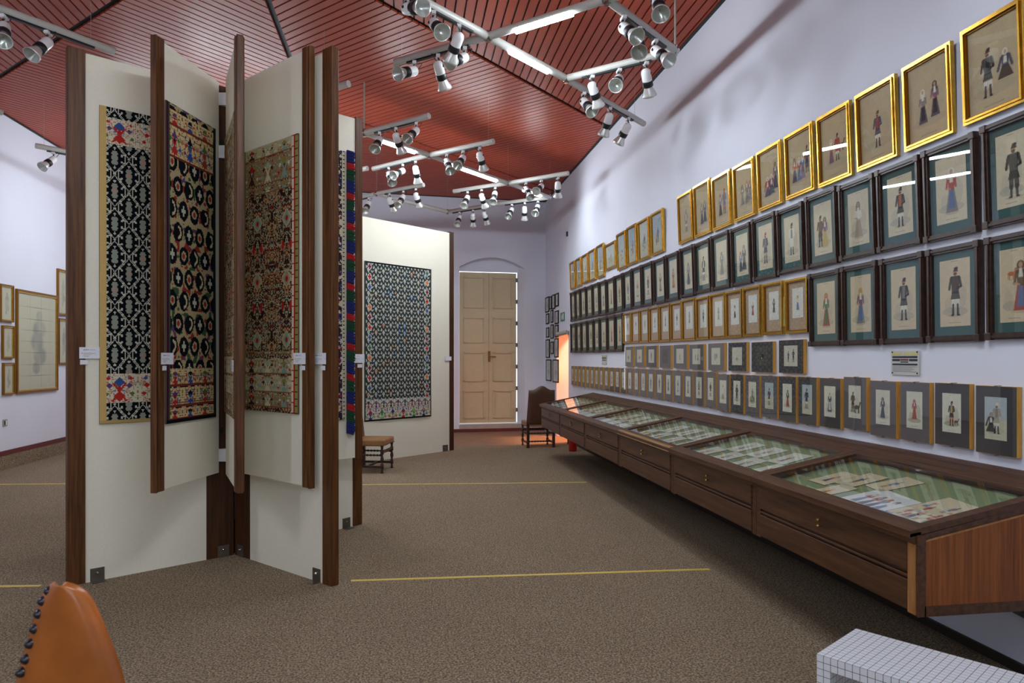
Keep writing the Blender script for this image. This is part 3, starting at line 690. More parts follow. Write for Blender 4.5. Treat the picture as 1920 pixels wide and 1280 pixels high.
def card(parent, cx, y, cz, w=.15, h=.08, tagx=-.05, front=1):
    """small caption card with grey lines of type, and a tag below"""
    nx, ny = 30, 16; img = np.tile(np.array(lin((228, 228, 236))), (ny, nx, 1)).astype(float)
    img[3, 5:12] = .25; img[3, 13:20] = .5; img[8, 5:20] = .45; img[10, 5:15] = .55; img[12, 5:12] = .45; img[8:9, 3:4] = .05; img[8:9, 27:28] = .05
    rt = (0, 0, 0) if front > 0 else (0, 0, math.pi)
    sheet('caption_card', img, w, h, 'paint', parent, (cx, y, cz), rt, 0, .004)
    im2 = np.tile(np.array(lin((226, 226, 230))), (4, 4, 1)).astype(float)
    sheet('caption_tag', im2, .05, .032, 'paint', parent, (cx + tagx, y, cz - h / 2 - .026), rt, 0, .003)

stand = thing('display_stand', 'tall star-shaped display stand with white panels and walnut posts carrying woven rugs', 'display stand', (O.x, O.y, 0))
pFL, rFL, LFL = arm(stand, W(-3.115, 4.885), 'fl', front=-1)
pFR, rFR, LFR = arm(stand, W(-1.235, 4.885), 'fr', front=1)
pBR, rBR, LBR = arm(stand, W(-1.46, 6.72), 'br', front=1)
pBL, rBL, LBL = arm(stand, W(-3.2, 6.55), 'bl', front=1)
MB().tube((0, 0, .3), (0, 0, PT - .1), .03).build('hub_tube', 'blackmetal', stand)
for z in (.78, 3.2, 3.62): MB().box(-.1, .12, -.13, .05, z, z + .1).build('hinge_block', 'white', stand, None, (0, 0, -A))
LEAVES = {}
def leaf(key, a, b):
    d = b - a; Ln = d.length; rz = math.atan2(d.y, d.x)
    p = MB().box(.0, Ln - .075, -.02, .02, .70, PT).build('leaf_panel', 'panel', stand, a - Vector(stand.location), (0, 0, rz))
    MB().bbox(Ln - .08, Ln - .02, -.031, .031, .69, PT + .015, .004).bbox(Ln - .022, Ln, -.022, .022, .685, PT + .02, .004).build('leaf_post', 'post', p)
    MB().box(-.09, .0, -.012, .012, 1.0, 1.05).box(-.09, .0, -.012, .012, 3.3, 3.35).build('leaf_hinge', 'steel', p)
    LEAVES[key] = (p, a, b, rz, Ln); return p
l1 = leaf(1, W(-2.335, 5.52), W(-2.435, 4.74)); l2 = leaf(2, W(-2.215, 5.46), W(-1.845, 4.74))
l3 = leaf(3, W(-2.095, 5.49), W(-1.405, 4.915)); l4 = leaf(4, W(-2.07, 5.72), W(-1.385, 6.42))
# caption cards, halfway over each post
zc = 1.60
card(pFL, LFL - .145, .033, zc + .04, tagx=.045, front=-1)
card(l1, LEAVES[1][4] - .10, -.034, zc, w=.14, tagx=.0, front=1) if False else card(l1, LEAVES[1][4] - .10, .034, zc, w=.14, tagx=.03, front=-1)
card(l2, LEAVES[2][4] - .10, -.034, zc - .05, w=.14, tagx=.03, front=1)
card(l3, LEAVES[3][4] - .10, -.034, zc, w=.15, tagx=.045, front=1); card(pFR, LFR - .13, -.034, zc, w=.15, tagx=.04, front=1)
card(l4, LEAVES[4][4] - .07, -.034, zc, w=.16, tagx=.03, front=1)

def hang(name, label, img_fn, a, b, off, px0, px1, pyt, pyb, pxy, side, cell=.008, wave=.004, s0=None, s1=None, hem=None):
    """hang a textile on the vertical plane a-b; extents from pixels; off = distance from the plane towards the viewer (side = sign)"""
    e = (b - a).normalized(); n = Vector((-e.y, e.x, 0)); 
    if n.dot(-(a + b) / 2) < 0: n = -n
    a2, b2 = a + n * off, b + n * off
    S0 = on_wall(px0, pxy, a2, b2)[0] if s0 is None else s0; S1 = on_wall(px1, pxy, a2, b2)[0] if s1 is None else s1
    zt = on_wall(px0 if px0 is not None else px1, pyt, a2, b2)[1]; zb = on_wall(px0 if px0 is not None else px1, pyb, a2, b2)[1]
    wd, ht = abs(S1 - S0), zt - zb; c = a2 + e * ((S0 + S1) / 2); c.z = (zt + zb) / 2
    # local -Y must point along n
    rz = math.atan2(n.x, -n.y)
    img = img_fn(max(8, int(wd / cell)), int(ht / cell))
    o = sheet(name, img, wd, ht, 'yarn', None, c, (0, 0, rz), wave, .010)
    return tag(o, label, 'rug', 'woven textiles on the stands'), wd, ht
r1, *_ = hang('woven_rug', 'black and cream lozenge rug on the leftmost panel of the stand', rug_black, O, W(-3.115, 4.885), .026, 186, None, 197, 795, 500, -1, .0062, s1=.30)
a, b = LEAVES[1][1:3]; hang('woven_rug', 'cream rug with black rosettes and purple edge on the second leaf', rug_rosette, a, b, .024, 309, 402, 187, 795, 500, -1, .0085)
a, b = LEAVES[2][1:3]; hang('woven_rug', 'narrow-looking multicoloured rug with blue edge on the leaf seen nearly edge-on', lambda x, y: rug_brown(x, y, (150, 110, 70)), a, b, .024, None, 442, 208, 785, 500, -1, .0085, s0=.05)
a, b = LEAVES[3][1:3]; hang('woven_rug', 'dark brown and red patterned rug with green selvedge on the right leaf', rug_brown, a, b, .024, None, 561, 250, 776, 500, 1, .0085, s0=.04)
a, b = LEAVES[4][1:3]; rf, fw_, fh_ = hang('woven_rug', 'rug with thick blue, green and red fringe behind the right post', rug_fringe, a, b, .024, None, 645, 284, 786, 500, 1, .009, s0=.08)
# fringe of that rug: a roll of dyed yarn tufts, band by band
fr = MB(); tuft = []
e = (b - a).normalized(); n = Vector((-e.y, e.x, 0)); n = n if n.dot(-a) > 0 else -n
zt, zb_ = on_wall(646, 284, a, b)[1], on_wall(646, 783, a, b)[1]; se = on_wall(648, 500, a, b)[0]
bands = [(BLU, .22), (RED, .08), (GRN, .2)]; z = zt; k = 0; rnd = random.Random(3)
cols_f = {'blue': (34, 42, 110), 'red': (178, 30, 36), 'green': (28, 72, 48)}
seqn = ['blue', 'red', 'green']; acc = {c: MB() for c in seqn}
while z > zb_ - .06:
    cn = seqn[k % 3]; hgt = {'blue': .11, 'red': .06, 'green': .10}[cn]
    for i in range(int(hgt / .008)):
        zz = z - i * .008
        for j in range(5):
            ph = -0.9 + j * .45 + rnd.uniform(-.1, .1); rr = .062 + rnd.uniform(-.008, .012)
            p0 = a + e * (se - .012) + n * .045; p0.z = zz; dv = (e * math.cos(ph) + n * math.sin(ph)) * rr + Vector((0, 0, -.018))
            acc[cn].tube(p0, p0 + dv, .0065, 4)
    z -= hgt; k += 1
for cn in seqn:
    M['yarn_' + cn] = plain('fringe_' + cn, cols_f[cn], .95, var=.2, scale=90)
    me = acc[cn].build('fringe', 'yarn_' + cn); wm = rf.matrix_basis.inverted(); me.data.transform(wm); me.parent = rf; me['kind'] = 'stuff'
# far stand: one wide white panel
fa, fb = W(-1.035, 12.15), W(-1.035 - .65 * 2.7, 12.15 - .76 * 2.7); fo = fb
st2 = thing('display_stand', 'distant tall white display panel with dark post before the back wall', 'display stand', (fa.x, fa.y, 0))
d = fb - fa; Ln = d.length; rz = math.atan2(d.y, d.x)
fp = MB().box(.09, Ln, -.025, .025, .012, 3.77).build('fixed_panel', 'panel', st2, None, (0, 0, rz))
MB().bbox(0, .1, -.035, .035, .012, 3.79, .004).build('outer_post', 'postdark', fp); MB().bbox(Ln - .1, Ln, -.035, .035, .012, 3.79, .004).build('outer_post', 'postdark', fp)
MB().box(.14, .26, .025, .032, .012, .12).build('floor_bracket', 'steel', fp)
MB().rev([(0, .014), (1, .006)], (.2, .032, .07), (.2, .05, .07), 8).build('bolt', 'chrome', fp)
sheet('caption_card', np.tile(np.array(lin((226, 226, 236))), (8, 14, 1)), .15, .07, 'paint', fp, (.14, .037, 1.6), (0, 0, math.pi), 0, .004)
hang('woven_rug', 'grey black and white patterned rug hanging on the distant white panel', rug_bw, fa, fb, .03, 808, 683, 505, 780, 640, 1, .012, .006)

# ------------------------------------------------------------------ printed figures (flat print, painted cell by cell)
INKD = L(40, 38, 44); SKIN = L(196, 150, 120)
PAL = {'k': L(38, 36, 42), 'n': L(58, 62, 88), 'r': L(168, 56, 46), 'w': L(226, 222, 208), 'g': L(70, 110, 72), 'b': L(92, 118, 160), 'y': L(196, 170, 90), 'p': L(120, 84, 110), 'o': L(190, 104, 56),
       't': L(120, 150, 150), 'e': L(128, 124, 124), 'd': L(92, 66, 50), 's': L(168, 152, 130)}
class Canvas:
    def __init__(s, nx, ny, asp, bg):
        s.nx, s.ny = nx, ny; s.c = np.tile(bg, (ny, nx, 1)).astype(float)
        yy, xx = np.mgrid[0:ny, 0:nx]; s.y = (yy + .5) / ny; s.x = (xx + .5) / nx * asp; s.soft = .7 / ny; s.asp = asp
    def mix(s, m, col, a=1.0): m = (np.clip(m, 0, 1) * a)[..., None]; s.c = s.c * (1 - m) + col * m
    def ell(s, cx, cy, rx, ry, col, a=1.0):
        d = np.sqrt(((s.x - cx) / rx) ** 2 + ((s.y - cy) / ry) ** 2); s.mix((1 - d) * min(rx, ry) / s.soft + .5, col, a)
    def trap(s, cx, y0, y1, w0, w1, col, a=1.0, sh=0.0):
        t = np.clip((s.y - y0) / (y1 - y0), 0, 1); hw = w0 + (w1 - w0) * t; c = cx + sh * t
        s.mix(np.minimum(np.minimum((hw - np.abs(s.x - c)) / s.soft + .5, (s.y - y0) / s.soft + .5), (y1 - s.y) / s.soft + .5), col, a)
    def line(s, x0, y0, x1, y1, r, col, a=1.0):
        dx, dy = x1 - x0, y1 - y0; t = np.clip(((s.x - x0) * dx + (s.y - y0) * dy) / (dx * dx + dy * dy), 0, 1)
        d = np.hypot(s.x - x0 - t * dx, s.y - y0 - t * dy); s.mix((r - d) / s.soft + .5, col, a)
def person(c, x, base, h, spec):
    """spec: kind + colours of head-dress, top, lower garment, e.g. 'f:krn'"""
    kind, cols = spec.split(':'); hd, tp, lw = (PAL[k] for k in cols[:3]); al = .9
    y = lambda t: base - h * t
    c.ell(x, base, h * .2, h * .03, PAL['s'], .5)
    if kind == 'f':
        c.trap(x, y(.52), y(.02), h * .075, h * .17, lw, al); 
        if len(cols) > 3: c.trap(x, y(.5), y(.1), h * .05, h * .09, PAL[cols[3]], al)
        c.trap(x, y(.80), y(.5), h * .10, h * .075, tp, al)
        c.line(x - h * .1, y(.76), x - h * .14, y(.55), h * .028, tp, al); c.line(x + h * .1, y(.76), x + h * .12, y(.56), h * .028, tp, al)
        c.line(x - h * .14, y(.55), x - h * .03, y(.52), h * .018, SKIN, al)
        c.ell(x, y(.90), h * .085, h * .085, hd, al); c.trap(x, y(.9), y(.74), h * .08, h * .11, hd, al * .8); c.ell(x, y(.895), h * .045, h * .055, SKIN, al); c.trap(x, y(.83), y(.66), h * .03, h * .05, PAL['w'], al)
    elif kind == 'm':
        for sg in (-1, 1):
            c.line(x + sg * h * .05, y(.42), x + sg * h * .06, y(.2), h * .05, lw, al); c.line(x + sg * h * .06, y(.22), x + sg * h * .065, y(.02), h * .03, PAL['k'], al); c.line(x + sg * h * .06, y(.015), x + sg * h * .1, y(.01), h * .018, PAL['k'], al)
        c.trap(x, y(.50), y(.34), h * .09, h * .13, tp, al)
        c.trap(x, y(.82), y(.46), h * .115, h * .09, tp, al)
        if len(cols) > 3: c.trap(x, y(.8), y(.52), h * .045, h * .05, PAL[cols[3]], al)
        c.line(x - h * .11, y(.78), x - h * .16, y(.56), h * .032, tp, al); c.line(x + h * .11, y(.78), x + h * .15, y(.6), h * .032, tp, al); c.line(x + h * .15, y(.6), x + h * .06, y(.56), h * .025, tp, al)
        c.ell(x, y(.9), h * .055, h * .065, SKIN, al); c.ell(x, y(.86), h * .045, h * .035, PAL['d'], al); c.trap(x + h * .015, y(1.0), y(.91), h * .035, h * .065, hd, al); c.ell(x + h * .04, y(.98), h * .04, h * .03, hd, al)
    elif kind == 's':                              # seated woman, skirt spread
        c.trap(x, y(.45), y(.05), h * .12, h * .3, lw, al); c.trap(x, y(.78), y(.4), h * .14, h * .12, tp, al); c.ell(x, y(.86), h * .1, h * .11, hd, al); c.ell(x, y(.85), h * .055, h * .07, SKIN, al); c.trap(x, y(.72), y(.5), h * .05, h * .07, PAL['w'], al)
        c.line(x - h * .15, y(.7), x - h * .28, y(.35), h * .05, tp, al); c.line(x + h * .15, y(.7), x + h * .25, y(.38), h * .05, tp, al)
    elif kind == 'h':                              # animal / horse beside
        c.ell(x, y(.45), h * .32, h * .16, lw, al); c.line(x + h * .28, y(.5), x + h * .4, y(.8), h * .07, lw, al); c.ell(x + h * .45, y(.82), h * .1, h * .05, lw, al)
        for k in (-.25, -.15, .18, .26): c.line(x + h * k, y(.38), x + h * k, y(.02), h * .035, lw, al)
    elif kind == 'l':                              # low landscape smudge
        c.ell(x, y(.4), h * .5, h * .3, tp, .55); c.ell(x - h * .2, y(.55), h * .25, h * .2, lw, .5); c.ell(x + h * .25, y(.5), h * .2, h * .22, hd, .5)
def picture(nx, ny, asp, bg, figs, wash=None, caption=True, sky=None, rng=None):
    c = Canvas(nx, ny, asp, bg)
    if sky is not None: c.trap(asp / 2, .0, .55, asp, asp, sky, .6); c.trap(asp / 2, .55, 1.0, asp, asp, L(176, 172, 130), .4)
    if rng is not None:
        c.c *= (.96 + .08 * blobs(ny, nx, max(3, nx // 8), rng, False))[..., None]
    if wash is not None:
        c.ell(asp * .5, .78, asp * .42, .07, wash, .6); c.ell(asp * .68, .55, asp * .2, .2, wash, .35); c.ell(asp * .3, .68, asp * .14, .12, wash, .3)
    for (fx, base, h, spec) in figs: person(c, fx * asp, base, h, spec)
    if caption and ny > 40:
        for k in range(9): c.line(asp * (.3 + .045 * k), .945, asp * (.325 + .045 * k), .945, .004, PAL['e'], .7)
        c.line(asp * .4, .03, asp * .62, .03, .0035, PAL['e'], .6)
    return c.c

# ------------------------------------------------------------------ framed prints
GROUPS = {}
def ring(w, h, t, y0, y1):
    """four mitred rails as one frame"""
    m = MB(); o = [(-w / 2, -h / 2), (w / 2, -h / 2), (w / 2, h / 2), (-w / 2, h / 2)]; i = [(-w / 2 + t, -h / 2 + t), (w / 2 - t, -h / 2 + t), (w / 2 - t, h / 2 - t), (-w / 2 + t, h / 2 - t)]
    for k in range(4):
        a, b, c, d = o[k], o[(k + 1) % 4], i[(k + 1) % 4], i[k]
        m.hull8([(p[0], y1, p[1]) for p in (a, b, c, d)], [(p[0], y0, p[1]) for p in (a, b, c, d)])
    return m
def framed(kind, label, group, c, rz, tilt, w, h, figs, res, wash=None, bg=None, sky=None, seed=0, matf=None):
    t = thing('framed_print', label, 'picture', c, (tilt, 0, rz), group); rng = np.random.RandomState(seed)
    bg = L(212, 198, 170) if bg is None else bg
    if kind == 'gilt':                      # stepped gilt moulding round a bare print
        ft = min(.034, w * .12); ring(w, h, ft * .45, -.026, 0).build('frame', 'gilt', t); ring(w - ft * .9, h - ft * .9, ft * .33, -.034, 0).build('inner_moulding', 'gilt', t); ring(w - ft * 1.5, h - ft * 1.5, ft * .3, -.022, 0).build('slip', 'giltdk', t)
        pw, ph = w - ft * 2, h - ft * 2; gw, gh = pw, ph; MB().box(-w / 2 + .01, w / 2 - .01, -.004, 0, -h / 2 + .01, h / 2 - .01).build('backing', 'cream', t)
    elif kind == 'dark':                    # dark moulding with corner blocks, green mat
        ft = min(.036, w * .11); ring(w, h, ft, -.026, 0).build('frame', 'dkframe', t); ring(w - ft * .5, h - ft * .5, ft * .4, -.034, -.02).build('bead', 'dkframe', t)
        if w > .3:
            for sx in (-1, 1):
                for sz in (-1, 1): MB().bbox(sx * (w / 2 - ft * .5) - ft * .55, sx * (w / 2 - ft * .5) + ft * .55, -.038, -.01, sz * (h / 2 - ft * .5) - ft * .55, sz * (h / 2 - ft * .5) + ft * .55, .003).build('corner_block', 'dkframe', t)
        gw, gh = w - ft * 2, h - ft * 2; pw, ph = gw * .70, gh * .80; MB().box(-w / 2 + .01, w / 2 - .01, -.008, 0, -h / 2 + .01, h / 2 - .01).build('mat', 'green', t)
    elif kind == 'giltmat':
        ft = min(.026, w * .13); ring(w, h, ft * .6, -.03, 0).build('frame', 'gilt', t); ring(w - ft * 1.1, h - ft * 1.1, ft * .45, -.024, 0).build('inner_moulding', 'giltdk', t)
        gw, gh = w - ft * 2, h - ft * 2; pw, ph = gw * .58, gh * .62; MB().box(-w / 2 + .008, w / 2 - .008, -.008, 0, -h / 2 + .008, h / 2 - .008).build('mat', 'beige', t)
    elif kind in ('block', 'blockl'):       # glass clipped over a grey mat on a raw wooden block
        ring(w, h, .012, -.028, 0).build('wood_edge', 'ochre', t); gw, gh = w, h; MB().box(-w / 2 + .002, w / 2 - .002, -.0285, -.005, -h / 2 + .002, h / 2 - .002).build('mat', matf or 'grey', t)
        pw, ph = (w * .54, h * .62) if kind == 'block' else (w * .55, h * .62)
    elif kind == 'thin':
        ft = min(.024, w * .16); ring(w, h, ft, -.02, 0).build('frame', 'blackframe', t); gw, gh = w - ft * 2, h - ft * 2; pw, ph = gw * .72, gh * .82; MB().box(-w / 2 + .005, w / 2 - .005, -.008, 0, -h / 2 + .005, h / 2 - .005).build('mat', 'cream', t)
    elif kind == 'sketch':
        ft = min(.05, w * .1); ring(w, h, ft * .6, -.035, 0).build('frame', 'giltdk', t); ring(w - ft * 1.1, h - ft * 1.1, ft * .45, -.028, 0).build('inner_moulding', 'gilt', t)
        gw, gh = w - ft * 2, h - ft * 2; pw, ph = gw * .98, gh * .98; MB().box(-w / 2 + .01, w / 2 - .01, -.008, 0, -h / 2 + .01, h / 2 - .01).build('mat', 'cream', t)
    gy = -.030 if kind.startswith('block') else -.016
    ny = res; nx = max(6, int(res * pw / ph))
    if isinstance(figs, np.ndarray): img = figs
    else: img = picture(nx, ny, pw / ph, bg, figs, wash, True, sky, rng)
    zo = {'giltmat': gh * .06, 'block': gh * .03, 'blockl': gh * .02, 'dark': gh * .01}.get(kind, 0)
    sheet('print', img, pw, ph, 'paint', t, (0, gy + (.0006 if kind.startswith('block') else .006), zo))
    MB().add([(-gw / 2, gy, -gh / 2), (gw / 2, gy, -gh / 2), (gw / 2, gy, gh / 2), (-gw / 2, gy, gh / 2)], [(0, 1, 2, 3)]).build('glass', 'glass', t)
    if kind == 'block' and w > .2:
        for z in (h / 2, -h / 2): MB().box(-.006, .006, -.033, 0, z - .006 if z > 0 else z - .003, z + .003 if z > 0 else z + .006).build('clip', 'steel', t)
    return t
RZ_R = -math.pi / 2
ORD = ['first', 'second', 'third', 'fourth', 'fifth', 'sixth', 'seventh', 'eighth', 'ninth', 'tenth', 'eleventh', 'twelfth', 'thirteenth', 'fourteenth', 'fifteenth', 'sixteenth', 'seventeenth', 'eighteenth', 'nineteenth', 'twentieth',
       'twenty-first', 'twenty-second', 'twenty-third', 'twenty-fourth', 'twenty-fifth', 'twenty-sixth', 'twenty-seventh', 'twenty-eighth', 'twenty-ninth', 'thirtieth', 'thirty-first', 'thirty-second', 'thirty-third', 'thirty-fourth']
def wall_pic(kind, label, group, x0, x1, yt, yb, tilt, figs, seed, dep=.03, gap=.0, **kw):
    """x0/x1: pixel columns of left/right edge on the right wall, yt/yb: pixel rows at the left edge"""
    pa = on_x(x0, yt, XW - dep); pb = on_x(x0, yb, XW - dep); pc = on_x(x1, yt, XW - dep)
    w_ = pa.y - pc.y; h_ = (pa.z - pb.z); tr = math.radians(tilt)
    c = Vector((XW - .002 - math.sin(tr) * h_ / 2, (pa.y + pc.y) / 2, (pa.z + pb.z) / 2))
    pxh = abs(yb - yt); res = int(max(16, min(84, pxh * .62)))
    return framed(kind, label, group, c, RZ_R, tr, w_ - gap, h_, figs, res, seed=seed, **kw)
rq = random.Random(5)
def one(k=None):
    f = rq.random() < .5; return (k or ('f' if f else 'm')) + ':' + (rq.choice('kwrney') + rq.choice('nkrbdp') + rq.choice('nrkgbpe') + rq.choice('wwyrb') if f else rq.choice('kkrd') + rq.choice('nkdb') + rq.choice('wwke') + rq.choice('rwo'))
# top row: large gilt frames, nearest first
top = [(1805, 1922, 60.5, 237, 'man in black with seated woman', [(.38, .84, .56, 'm:kkwk'), (.72, .72, .36, 's:wnk')]), (1695, 1786, 129, 285.5, 'two women in dark skirts', [(.36, .80, .47, 'f:wenk'), (.66, .76, .47, 'f:kpnk')]),
       (1606, 1681, 181, 322.5, 'one man leaning on a wall', [(.52, .82, .52, 'm:dnwr')]), (1533.6, 1596, 223, 353, 'woman beside a red-coated man', [(.36, .76, .4, 'f:wop'), (.58, .74, .42, 'm:krw'), (.72, .62, .2, 'h:dod')]),
       (1473, 1526, 257, 376, 'four figures in a row', [(.25, .82, .44, 'f:kon'), (.45, .82, .42, 'f:wrb'), (.6, .80, .42, 'f:wbp'), (.78, .72, .45, 'm:knnr')]), (1421, 1466, 287, 398, 'women with one tall figure', [(.35, .86, .4, 's:wrn'), (.55, .84, .4, 's:wpn'), (.75, .76, .5, 'f:kpn')]),
       (1376, 1415.5, 315, 417.5, 'two women in grey', [(.35, .78, .42, 'f:kee'), (.62, .78, .48, 'f:see'), (.78, .74, .4, 'f:oee')]), (1336.4, 1371, 336, 434, 'couple with red caps', [(.36, .8, .48, 'f:rek'), (.62, .78, .52, 'm:rboo')]),
       (1302, 1333, 351, 447, 'two standing women', [(.4, .82, .46, 'f:een'), (.62, .8, .48, 'f:enn')]), (1272, 1299, 370, 459, 'one faint standing man', [(.5, .82, .5, 'm:eeww')])]
for i, (x0, x1, yt, yb, ds, fg) in enumerate(top):
    wall_pic('gilt', 'large gilt-framed print, %s from right in top row, %s' % (ORD[i], ds), 'large gilt frames in the top row', x0, x1, yt, yb, 2.3, fg, i, wash=L(178, 164, 138), bg=L(196, 176, 142))
sm = [(1221, 1244, 402.5, 480.6), (1197, 1217.5, 417, 491), (1176, 1194, 428, 499), (1157, 1174, 440.6, 507.8), (1134.4, 1154.6, 461, 508.5), (1119, 1132.5, 462.5, 522.8), (1104, 1116.5, 472, 528.8), (1091.6, 1102.5, 480, 533), (1080, 1090, 486.5, 539), (1069, 1078, 493, 544)]
for i, (x0, x1, yt, yb) in enumerate(sm):
    wall_pic('gilt', 'small gilt-framed coloured scene, %s from its near end, above distant dark frames%s' % (ORD[i], ', wider' if i == 4 else ''), 'small gilt scenes', x0, x1, yt, yb, 2.0, [(.5, .75, .4, one()), (.35, .8, .3, one())], 40 + i, sky=[L(150, 176, 200), L(196, 206, 206), L(120, 160, 200)][i % 3], bg=L(206, 204, 190))
# second row: dark frames with green mats
r2x = [(1844, 1945, 239, 430, 'bearded man in brown', [(.6, .88, .72, 'm:kkk')]), (1733, 1832.6, 285.5, 456, 'woman in red bodice and veil', [(.52, .86, .7, 'f:wreb')]), (1646, 1727, 321.5, 474, 'man with orange waistcoat', [(.52, .86, .66, 'm:kkwo')]),
       (1575, 1642, 350, 490, 'pale veiled woman', [(.5, .86, .68, 'f:ews')]), (1513, 1570.6, 371, 505, 'couple in yellow skirt', [(.36, .84, .6, 'm:kdk'), (.62, .86, .58, 'f:dpy')]), (1459, 1508, 396, 516, 'man in white shirt and kilt', [(.5, .84, .68, 'm:kwwe')]),
       (1412.5, 1456, 412.5, 528, 'man with red cap', [(.5, .86, .68, 'm:rnse')]), (1372, 1409, 430, 538, 'seated and standing women', [(.36, .9, .5, 'f:rbn'), (.66, .88, .62, 'f:enn')]), (1335, 1368.7, 443.7, 545.6, 'faint grey woman', [(.52, .86, .6, 'f:eee')]),
       (1303, 1333, 457.7, 552, 'man in black jacket', [(.5, .88, .66, 'm:kkww')]), (1277, 1301.5, 467, 559, 'woman with grey mantle', [(.52, .88, .64, 'f:een')])]
far2 = [(1249.4, 1272.7, 479, 566), (1226, 1247.5, 488.7, 571), (1204, 1223.5, 496.6, 575.5), (1185, 1203, 504, 579.5), (1168.7, 1184, 511.6, 583), (1153, 1167.5, 518, 586.5), (1137.5, 1152, 524.6, 590), (1124, 1136.5, 529, 592.5), (1111, 1123, 533.5, 594.5), (1099, 1110.6, 538, 597), (1088, 1098.5, 541.5, 599), (1079, 1087.5, 545, 601), (1070, 1078.3, 549, 603)]
for i, (x0, x1, yt, yb, ds, fg) in enumerate(r2x):
    wall_pic('dark', 'dark-framed green-matted print, %s from right in second row, %s' % (ORD[i], ds), 'upper dark frames', x0, x1, yt, yb, 2.0, fg, 60 + i, wash=L(168, 168, 158), bg=L(216, 204, 178))
for i, (x0, x1, yt, yb) in enumerate(far2):
    wall_pic('dark', 'dark-framed green-matted print, %s from right in second row' % ORD[i + 11], 'upper dark frames', x0, x1, yt, yb, 1.5, [(.5, .84, .6, one())], 80 + i, bg=L(214, 206, 184))
# third row
r3 = [(1848.7, 1950, 446.8, 637, 'woman carrying a copper jug', [(.72, .86, .7, 'f:ddrb'), (.4, .42, .18, 'h:ddo')]), (1738.5, 1838, 469.6, 642, 'man in fur vest holding a rifle', [(.52, .84, .72, 'm:kkwd')]), (1651, 1732, 487, 645.7, 'man in dark tunic leaning', [(.52, .84, .68, 'm:kkwe')]),
      (1578, 1645, 501, 647.7, 'woman in blue apron', [(.5, .86, .66, 'f:ypeb')]), (1517, 1575.6, 514.6, 649, 'woman in green and red skirt', [(.52, .86, .66, 'f:ogrg')])]
for i, (x0, x1, yt, yb, ds, fg) in enumerate(r3):
    wall_pic('dark', 'dark-framed green-matted print, %s from right in third row, %s' % (ORD[i], ds), 'lower near dark frames', x0, x1, yt, yb, .8, fg, 100 + i, wash=L(170, 164, 150), bg=L(214, 196, 166))
gm = [(1472, 1514, 525.7, 625.5), (1430, 1467, 533, 628), (1392.5, 1425.5, 540, 631.5), (1360, 1391, 547.6, 634), (1331, 1359, 552.6, 635.6), (1304.5, 1328.7, 559, 637), (1278, 1303, 562.7, 639), (1257, 1277.5, 568.7, 640), (1236, 1255.6, 573, 641), (1217, 1235, 577, 642), (1199, 1215.6, 581, 642.7), (1183, 1198, 584.5, 643.3), (1168, 1182.2, 588, 643.7)]
gd = ['woman with yellow hat', 'seated woman in black', 'woman in red', 'standing woman', 'pale seated woman', 'man in black', 'small dark figure']
for i, (x0, x1, yt, yb) in enumerate(gm):
    fg = [(.5, .74, .5, ['f:ywb', 'f:kkk', 'f:wrr', 'f:kwk', 'f:ees', 'm:kkkw', 'f:kee'][i] if i < 7 else one())]
    wall_pic('giltmat', 'small gilt frame with beige mat, %s from right in third row%s' % (ORD[i], ', ' + gd[i] if i < 7 else ''), 'gilt frames with beige mats', x0, x1, yt, yb, .8, fg, 120 + i, bg=L(232, 230, 222))
h3 = [(1153, 1167.6, 590, 659), (1138, 1152.5, 593, 659.5), (1124, 1137.5, 596, 660), (1112.5, 1123.5, 598.5, 660.3), (1101, 1112, 601, 660.6), (1089.5, 1100, 603.5, 660.8), (1080, 1089, 605.5, 661), (1070, 1079, 607.5, 661.2)]
for i, (x0, x1, yt, yb) in enumerate(h3):
    wall_pic('dark', 'distant dark-framed print, %s left of the small gilt frames in the third row' % ORD[i], 'lower distant dark frames', x0, x1, yt, yb, .8, [(.5, .84, .6, one())], 140 + i, bg=L(212, 206, 186))
# fourth row: landscape-mounted views on grey
k4 = [(1460.4, 1508, 638, 698.7, 'two dark standing figures', [(.33, .78, .5, 'm:knn'), (.7, .78, .6, 'm:knn')]), (1409, 1450.6, 641.6, 697, 'dark interior scene', [(.5, .7, .5, 'l:kkd'), (.5, .7, .4, 'm:dkw')]), (1365.7, 1401, 642.6, 695, 'crossed tools', [(.5, .8, .3, 'l:tse')]), (1327.7, 1359, 644, 693.7, 'faint interior', [(.5, .7, .5, 'l:ees'), (.4, .75, .3, 'f:wee')]),
      (1292.8, 1321, 646, 692, 'group of riders', [(.4, .75, .4, 'm:ken'), (.7, .75, .4, 'f:ken')]), (1263, 1289, 646.5, 690, 'street scene', [(.5, .75, .4, 'f:eke')]), (1237, 1259, 648, 689, 'dark woodland', [(.5, .7, .6, 'l:kgk')]), (1212, 1232.5, 648.5, 688, 'dark rider', [(.5, .8, .6, 'm:kkk')]), (1191, 1209, 649, 687, 'brown group', [(.5, .8, .4, 'l:dds')]), (1171, 1188, 650, 686, 'brown courtyard', [(.5, .8, .4, 'l:sdd')])]
M['grey_dark'] = plain('dark_grey_mat', (72, 68, 70), .9, var=.05, scale=40)
for i, (x0, x1, yt, yb, ds, fg) in enumerate(k4):
    wall_pic('blockl', 'grey-matted wood-edged print, %s from right in fourth row, %s' % (ORD[i], ds), 'fourth row of grey mats', x0, x1 - 1.5, yt, yb, 0, fg, 160 + i, dep=.03, bg=L(214, 208, 190) if i not in (1, 6) else L(90, 86, 80), matf='grey_dark' if i in (0, 1, 2, 7) else 'grey')
